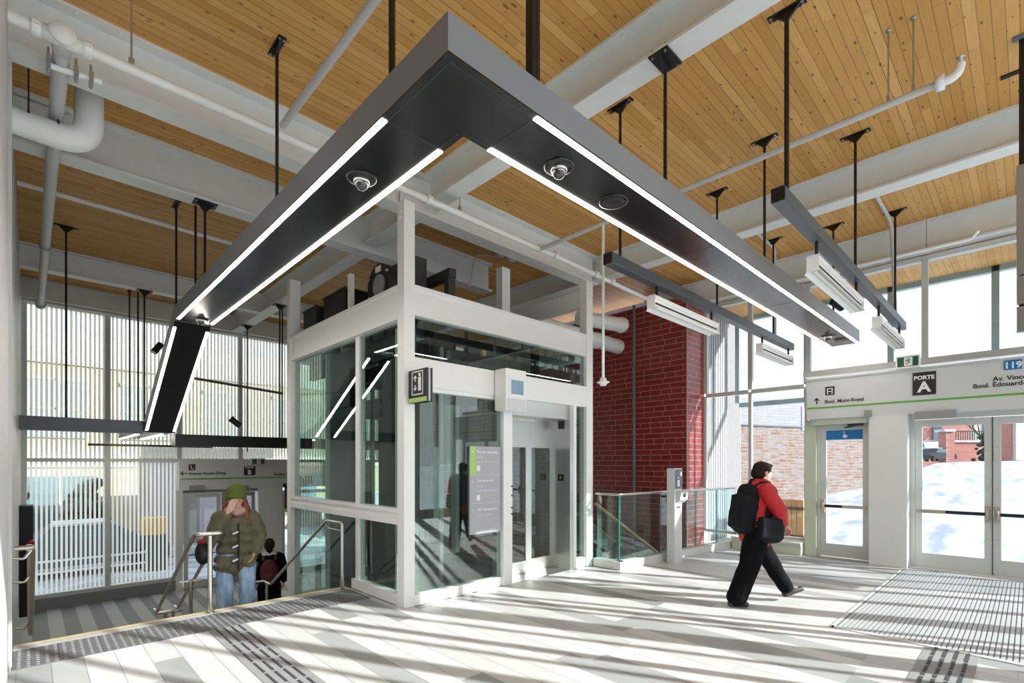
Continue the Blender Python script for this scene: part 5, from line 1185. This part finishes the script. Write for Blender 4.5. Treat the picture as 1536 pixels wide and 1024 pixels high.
def shoe(F_, mb, heel, toe, s=1.0):
    h, t = Vector(heel), Vector(toe)
    F_.limb(mb,[tuple(h+Vector((0,0,.035))),tuple(h.lerp(t,.5)+Vector((0,0,.035))),tuple(t+Vector((0,0,.02)))],[.042*s,.044*s,.034*s])
# --- walker with backpack
a_, b_ = ray(1133); D0 = 6.05
m_ = Fig((a_*D0,b_*D0,.012),(.76,-.65))
t = thing('person','person in red jacket and black trousers walking right with a black backpack','person',m_.o)
bd = MB()
m_.limb(bd,[(0,0,.93),(.02,0,1.15),(.04,0,1.36),(.07,0,1.47),(.09,0,1.53)],[.13,.13,.14,.06,.055])
m_.limb(bd,[(.04,-.17,1.37),(.04,.17,1.37)],[.07,.07])
headshape(m_,bd,(.10,0,1.585),.98)
R_arm = [(.04,-.19,1.36),(.145,-.26,1.12),(.24,-.19,.97)]; L_arm = [(.04,.19,1.36),(-.02,.25,1.09),(.16,.27,.95)]
for A2 in (R_arm, L_arm): m_.limb(bd,A2,[.05,.042,.03])
hand(m_,bd,(.25,-.185,.96),(.7,.3,-.6),(0,0,1),1,1,.9); hand(m_,bd,(.17,.27,.945),(.8,0,-.4),(0,1,0),1,-1,.7)
R_leg = [(-.02,-.09,.90),(-.12,-.10,.48),(-.305,-.10,.10)]; L_leg = [(.0,.09,.90),(.21,.09,.52),(.45,.09,.145)]
for A2 in (R_leg, L_leg): m_.limb(bd,A2,[.085,.055,.042])
m_.limb(bd,[(-.31,-.10,.07),(-.19,-.10,.04)],[.04,.03]); m_.limb(bd,[(.46,.09,.11),(.57,.09,.145)],[.04,.03])
fused('body',bd,M['skin'],t,.0065,3)
tr = MB(); m_.limb(tr,[(-.01,0,.97),(-.015,0,.84)],[.155,.165])
m_.limb(tr,[(-.03,-.08,.84),(-.12,-.10,.50),(-.285,-.10,.11)],[.145,.12,.115]); m_.limb(tr,[(.01,.085,.84),(.21,.09,.52),(.435,.09,.17)],[.135,.108,.085])
fused('trousers',tr,M['blk'],t,.012,4,.010)
jk = MB(); m_.limb(jk,[(0,0,.84),(.01,0,1.0),(.03,0,1.20),(.05,0,1.36),(.07,0,1.45)],[.195,.185,.180,.165,.085]); m_.limb(jk,[(.05,-.16,1.36),(.05,.16,1.36)],[.10,.10])
m_.limb(jk,R_arm[:2]+[(.225,-.20,.99)],[.092,.080,.060]); m_.limb(jk,L_arm[:2]+[(.14,.27,.96)],[.090,.078,.060])
fused('jacket',jk,M['redjk'],t,.012,4,.011)
sc = MB(); m_.limb(sc,[(.02,-.06,1.44),(.10,-.07,1.43),(.13,0,1.42),(.10,.07,1.43),(.02,.06,1.44),(-.03,0,1.46)],[.055]*6); m_.ell(sc,(.02,0,1.42),.12,.13,.06); fused('hood',sc,M['navy'],t,.010,4,.006)
hr = MB(); m_.ell(hr,(.078,0,1.625),.112,.092,.092); m_.ell(hr,(.04,0,1.575),.088,.088,.09); m_.ell(hr,(.16,0,1.66),.045,.065,.03)
fused('hair',hr,M['hair'],t,.008,3,.006,30)
for q in (-1,1): part('eye', MB().ell(m_.p(.178,q*.03,1.595),.008,.008,.008,10,8), M['ink'], t)
bp = MB(); bp.bar(m_.p(-.14,0,.90),m_.p(-.09,0,1.30),.32,.27,m_.f); m_.ell(bp,(-.08,0,1.33),.125,.165,.12); m_.ell(bp,(-.13,0,.92),.14,.17,.09); bp.bar(m_.p(-.265,0,.93),m_.p(-.24,0,1.12),.22,.06,m_.f)
pk = thing('backpack','black backpack on the back of the person in red','backpack',m_.p(-.2,0,.85)); fused('sack',bp,M['navy'],pk,.012,16,.012,7)
ss = MB()
for q in (-1,1): ss.tube([m_.p(-.08,q*.09,1.40),m_.p(.04,q*.11,1.475),m_.p(.17,q*.125,1.40),m_.p(.20,q*.14,1.22),m_.p(.05,q*.21,1.02),m_.p(-.12,q*.17,.98)],.022,8,bend=.06)
part('straps', ss, M['navy'], pk)
sb_ = thing('shoulder_bag','black shoulder bag at the hip of the person in red','bag',m_.p(.14,-.22,.72)); k = MB(); k.bar(m_.p(.02,-.25,.82),m_.p(.04,-.25,1.06),.24,.12,m_.l); m_.ell(k,(.05,-.255,.84),.15,.075,.08); m_.ell(k,(.12,-.25,.92),.09,.06,.12); fused('sack',k,M['navy'],sb_,.010,14,.010,7)
part('strap', MB().tube([m_.p(.02,-.20,.95),m_.p(.05,-.19,1.25),m_.p(.06,-.06,1.475)],.016,8,bend=.05), M['navy'], sb_)
for hl, to in (((-.355,-.10,0),(-.17,-.10,0)),((.43,.09,.05),(.635,.09,.125))):
    k = MB(); shoe(m_,k,hl,to); so = fused('shoe',k,M['shoe'],t,.008,3)
    k = MB(); m_.limb(k,[(hl[0],hl[1],hl[2]+.012),(to[0],to[1],to[2]+.008)],[.012,.010]); 
# --- person in the green hat
a_, b_ = ray(354); D1 = 6.42
g_ = Fig((a_*D1,b_*D1,-.333),(-.22,-.975))
t = thing('person','person in moss green knit hat and olive parka coming up the stairs','person',g_.o)
bd = MB()
g_.limb(bd,[(0,0,.93),(0,0,1.15),(0,0,1.36),(.01,0,1.44),(.03,0,1.50)],[.13,.13,.13,.06,.055]); headshape(g_,bd,(.05,.0,1.555),1.06)
RA = [(.0,-.18,1.34),(.10,-.27,1.12),(.20,-.10,1.42)]; LA = [(0,.18,1.34),(-.02,.285,1.10),(.12,.20,.92)]
for A2 in (RA, LA): g_.limb(bd,A2,[.05,.042,.03])
hand(g_,bd,(.205,-.09,1.44),(-.1,.45,.9),(1,0,.0),1.05,-1,.35)
hand(g_,bd,(.13,.20,.89),(.3,-.3,-.8),(0,1,0),1,1,.5)
for A2 in ([(0,-.10,.90),(.03,-.11,.48),(-.01,-.11,.08)],[(0,.10,.90),(.13,.11,.56),(.10,.11,.22)]): g_.limb(bd,A2,[.085,.055,.042])
g_.limb(bd,[(0,-.11,.05),(.14,-.11,.035)],[.035,.03]); g_.limb(bd,[(.10,.11,.20),(.23,.11,.20)],[.035,.03])
fused('body',bd,M['skin'],t,.0065,3)
jn = MB(); g_.limb(jn,[(0,-.07,.88),(0,.07,.88)],[.14,.14]); g_.limb(jn,[(0,-.115,.84),(.03,-.125,.48),(.0,-.125,.08)],[.118,.098,.096]); g_.limb(jn,[(0,.115,.84),(.13,.125,.56),(.10,.125,.24)],[.118,.098,.092])
fused('jeans',jn,M['jean'],t,.012,4,.014,12)
ck = MB(); 
for c_, rb in ((.72,.255),(.82,.250),(.95,.24),(1.08,.23),(1.20,.225),(1.30,.215)): g_.ell(ck,(.0,0,c_),.18,rb,.10)
g_.limb(ck,[(0,-.17,1.33),(0,.17,1.33)],[.105,.105]); g_.ell(ck,(.01,0,1.40),.11,.14,.07)
g_.limb(ck,RA[:2]+[(.19,-.12,1.385)],[.095,.085,.062]); g_.limb(ck,LA[:2]+[(.115,.21,.91)],[.095,.082,.065])
fused('parka',ck,M['parka'],t,.012,3,.016,10)
for q in (-1,1): pp = MB(); g_.ell(pp,(.165,q*.135,.80),.035,.085,.085); fused('pocket',pp,M['parka'],t,.008,3)
tg = MB()
for c_ in (1.17,1.0,.83): tg.cyl(g_.p(.205,-.045,c_-.012),g_.p(.205,.015,c_+.012),.012,n=10)
part('toggles', tg, M['inkw'], t, label='white toggles')
part('placket', MB().tube([g_.p(.14,.02,1.36),g_.p(.198,.02,1.15),g_.p(.200,.02,.95),g_.p(.192,.02,.70)],.012,8), M['dark'], t)
ht = MB(); g_.ell(ht,(.03,0,1.66),.130,.122,.120); g_.ell(ht,(.035,0,1.615),.132,.124,.06); fused('knit_hat',ht,M['hat'],t,.009,4)
hr = MB(); g_.limb(hr,[(.03,.085,1.58),(.06,.11,1.45),(.09,.11,1.33)],[.035,.05,.035]); g_.limb(hr,[(.03,-.085,1.58),(.03,-.12,1.46),(.06,-.13,1.36)],[.03,.04,.025]); fused('hair',hr,M['auburn'],t,.008,3,.006,30)
sf = MB(); g_.limb(sf,[(.05,-.10,1.44),(.13,0,1.43),(.05,.10,1.44)],[.05,.055,.05]); fused('scarf',sf,M['pink'],t,.009,4,.006)
for q in (-1,1): part('eye', MB().ell(g_.p(.133,q*.032,1.568),.009,.009,.009,10,8), M['ink'], t)
for q, c_ in ((-.11,0),(.11,.167)):
    k = MB(); shoe(g_,k,(-.02 if q < 0 else .07,q,c_),(.17 if q < 0 else .25,q,c_)); fused('shoe',k,M['shoe'],t,.009,3)
hb = thing('handbag','dark handbag with a red top at the arm of the person in parka','bag',g_.p(-.02,-.36,.75)); k = MB(); g_.ell(k,(-.02,-.36,.92),.10,.09,.15); fused('sack',k,M['dark'],hb,.01,4)
k = MB(); g_.ell(k,(-.02,-.35,1.06),.07,.075,.045); fused('red_top',k,plain('red_bag_top',(.40,.015,.03),.6),hb,.01,3)
part('strap', MB().tube([g_.p(-.02,-.33,1.0),g_.p(.08,-.10,1.40),g_.p(.05,.10,1.43),g_.p(-.12,.2,1.2)],.013,8,bend=.05), M['dark'], hb)
# --- person walking away in the lower hall
a_, b_ = ray(404); D2 = 9.5
r_ = Fig((a_*D2,b_*D2,ZL+.012),(.30,.95))
t = thing('person','person in dark clothes with a maroon backpack, walking away in the lower hall','person',r_.o)
bd = MB(); r_.limb(bd,[(0,0,.93),(0,0,1.15),(0,0,1.40),(.01,0,1.50),(.02,0,1.56)],[.13,.13,.13,.06,.055]); headshape(r_,bd,(.03,0,1.635),1.02)
for q in (-1,1):
    r_.limb(bd,[(0,q*.19,1.40),(-.02,q*.26,1.12),(.10,q*.25,.92)],[.05,.042,.03]); hand(r_,bd,(.11,q*.25,.91),(.5,0,-.8),(0,q,0),1,q,.6)
    r_.limb(bd,[(0,q*.09,.92),(.06*q,q*.10,.50),(.10*q-.03,q*.10,.08)],[.085,.055,.042]); r_.limb(bd,[(.10*q-.03,q*.10,.05),(.10*q+.11,q*.10,.035)],[.035,.03])
fused('body',bd,M['skin'],t,.008,3)
k = MB(); r_.limb(k,[(0,0,.86),(0,0,1.10),(0,0,1.38),(0,0,1.48)],[.19,.18,.17,.09]); r_.limb(k,[(0,-.17,1.40),(0,.17,1.40)],[.10,.10])
for q in (-1,1): r_.limb(k,[(0,q*.19,1.40),(-.02,q*.26,1.12),(.085,q*.25,.945)],[.09,.08,.06])
fused('coat',k,M['blk'],t,.013,4,.01)
k = MB(); r_.limb(k,[(0,0,.95),(0,0,.88)],[.15,.15])
for q in (-1,1): r_.limb(k,[(0,q*.09,.86),(.06*q,q*.10,.50),(.10*q-.03,q*.10,.10)],[.12,.095,.085])
fused('trousers',k,M['blk'],t,.013,4,.01)
k = MB(); r_.limb(k,[(-.05,-.08,1.48),(-.09,0,1.45),(-.05,.08,1.48),(.05,0,1.50)],[.055]*4); fused('hood',k,M['white2'],t,.01,4)
k = MB(); r_.ell(k,(.01,0,1.67),.115,.095,.10); r_.ell(k,(-.02,0,1.63),.09,.09,.09); fused('hair',k,M['hair'],t,.009,3,.005,30)
for q in (-1,1):
    k = MB(); shoe(r_,k,(.10*q-.06,q*.10,0),(.10*q+.14,q*.10,0)); fused('shoe',k,M['shoe'],t,.01,3)
    part('eye', MB().ell(r_.p(.112,q*.03,1.648),.008,.008,.008,8,6), M['ink'], t)
pk = thing('backpack','maroon backpack worn by the person in the lower hall','backpack',r_.p(-.2,0,.9)); k = MB(); r_.ell(k,(-.22,0,1.17),.11,.16,.24); r_.ell(k,(-.27,0,1.08),.09,.13,.13); fused('sack',k,M['maroon'],pk,.012,5,.006)
part('straps', MB().tube([r_.p(-.16,-.1,1.38),r_.p(0,-.11,1.52),r_.p(.15,-.12,1.36)],.02,8,bend=.05).tube([r_.p(-.16,.1,1.38),r_.p(0,.11,1.52),r_.p(.15,.12,1.36)],.02,8,bend=.05), M['maroon'], pk)
# ------------------------------------------------------------------ light
sun_d = bpy.data.lights.new('sun','SUN'); sun = bpy.data.objects.new('sun',sun_d); COL.objects.link(sun)
sd = Vector((-.43*math.cos(math.radians(26)), .903*math.cos(math.radians(26)), -math.sin(math.radians(26))))
sun.rotation_euler = sd.to_track_quat('-Z','Y').to_euler(); sun.location = (4,-12,9)
sun_d.energy = 6.2; sun_d.angle = math.radians(.55); sun_d.color = (1,.99,.975)
wd = bpy.data.worlds.new('world'); scene.world = wd; wd.use_nodes = True
nt = wd.node_tree; bg = nt.nodes['Background']
tc = N(nt,'ShaderNodeTexCoord'); sp = N(nt,'ShaderNodeSeparateXYZ'); L(nt, tc.outputs['Generated'], sp.inputs[0])
L(nt, ramp(nt, sp.outputs[2], [(0,(.95,.955,.985)),(.35,(.88,.91,.985)),(1,(.66,.78,1.0))]), bg.inputs[0]); bg.inputs[1].default_value = 1.0
vs = scene.view_settings; vs.view_transform = 'Standard'; vs.look = 'None'; vs.gamma = 1; vs.exposure = .98; vs.use_curve_mapping = False
scene.display_settings.display_device = 'sRGB'
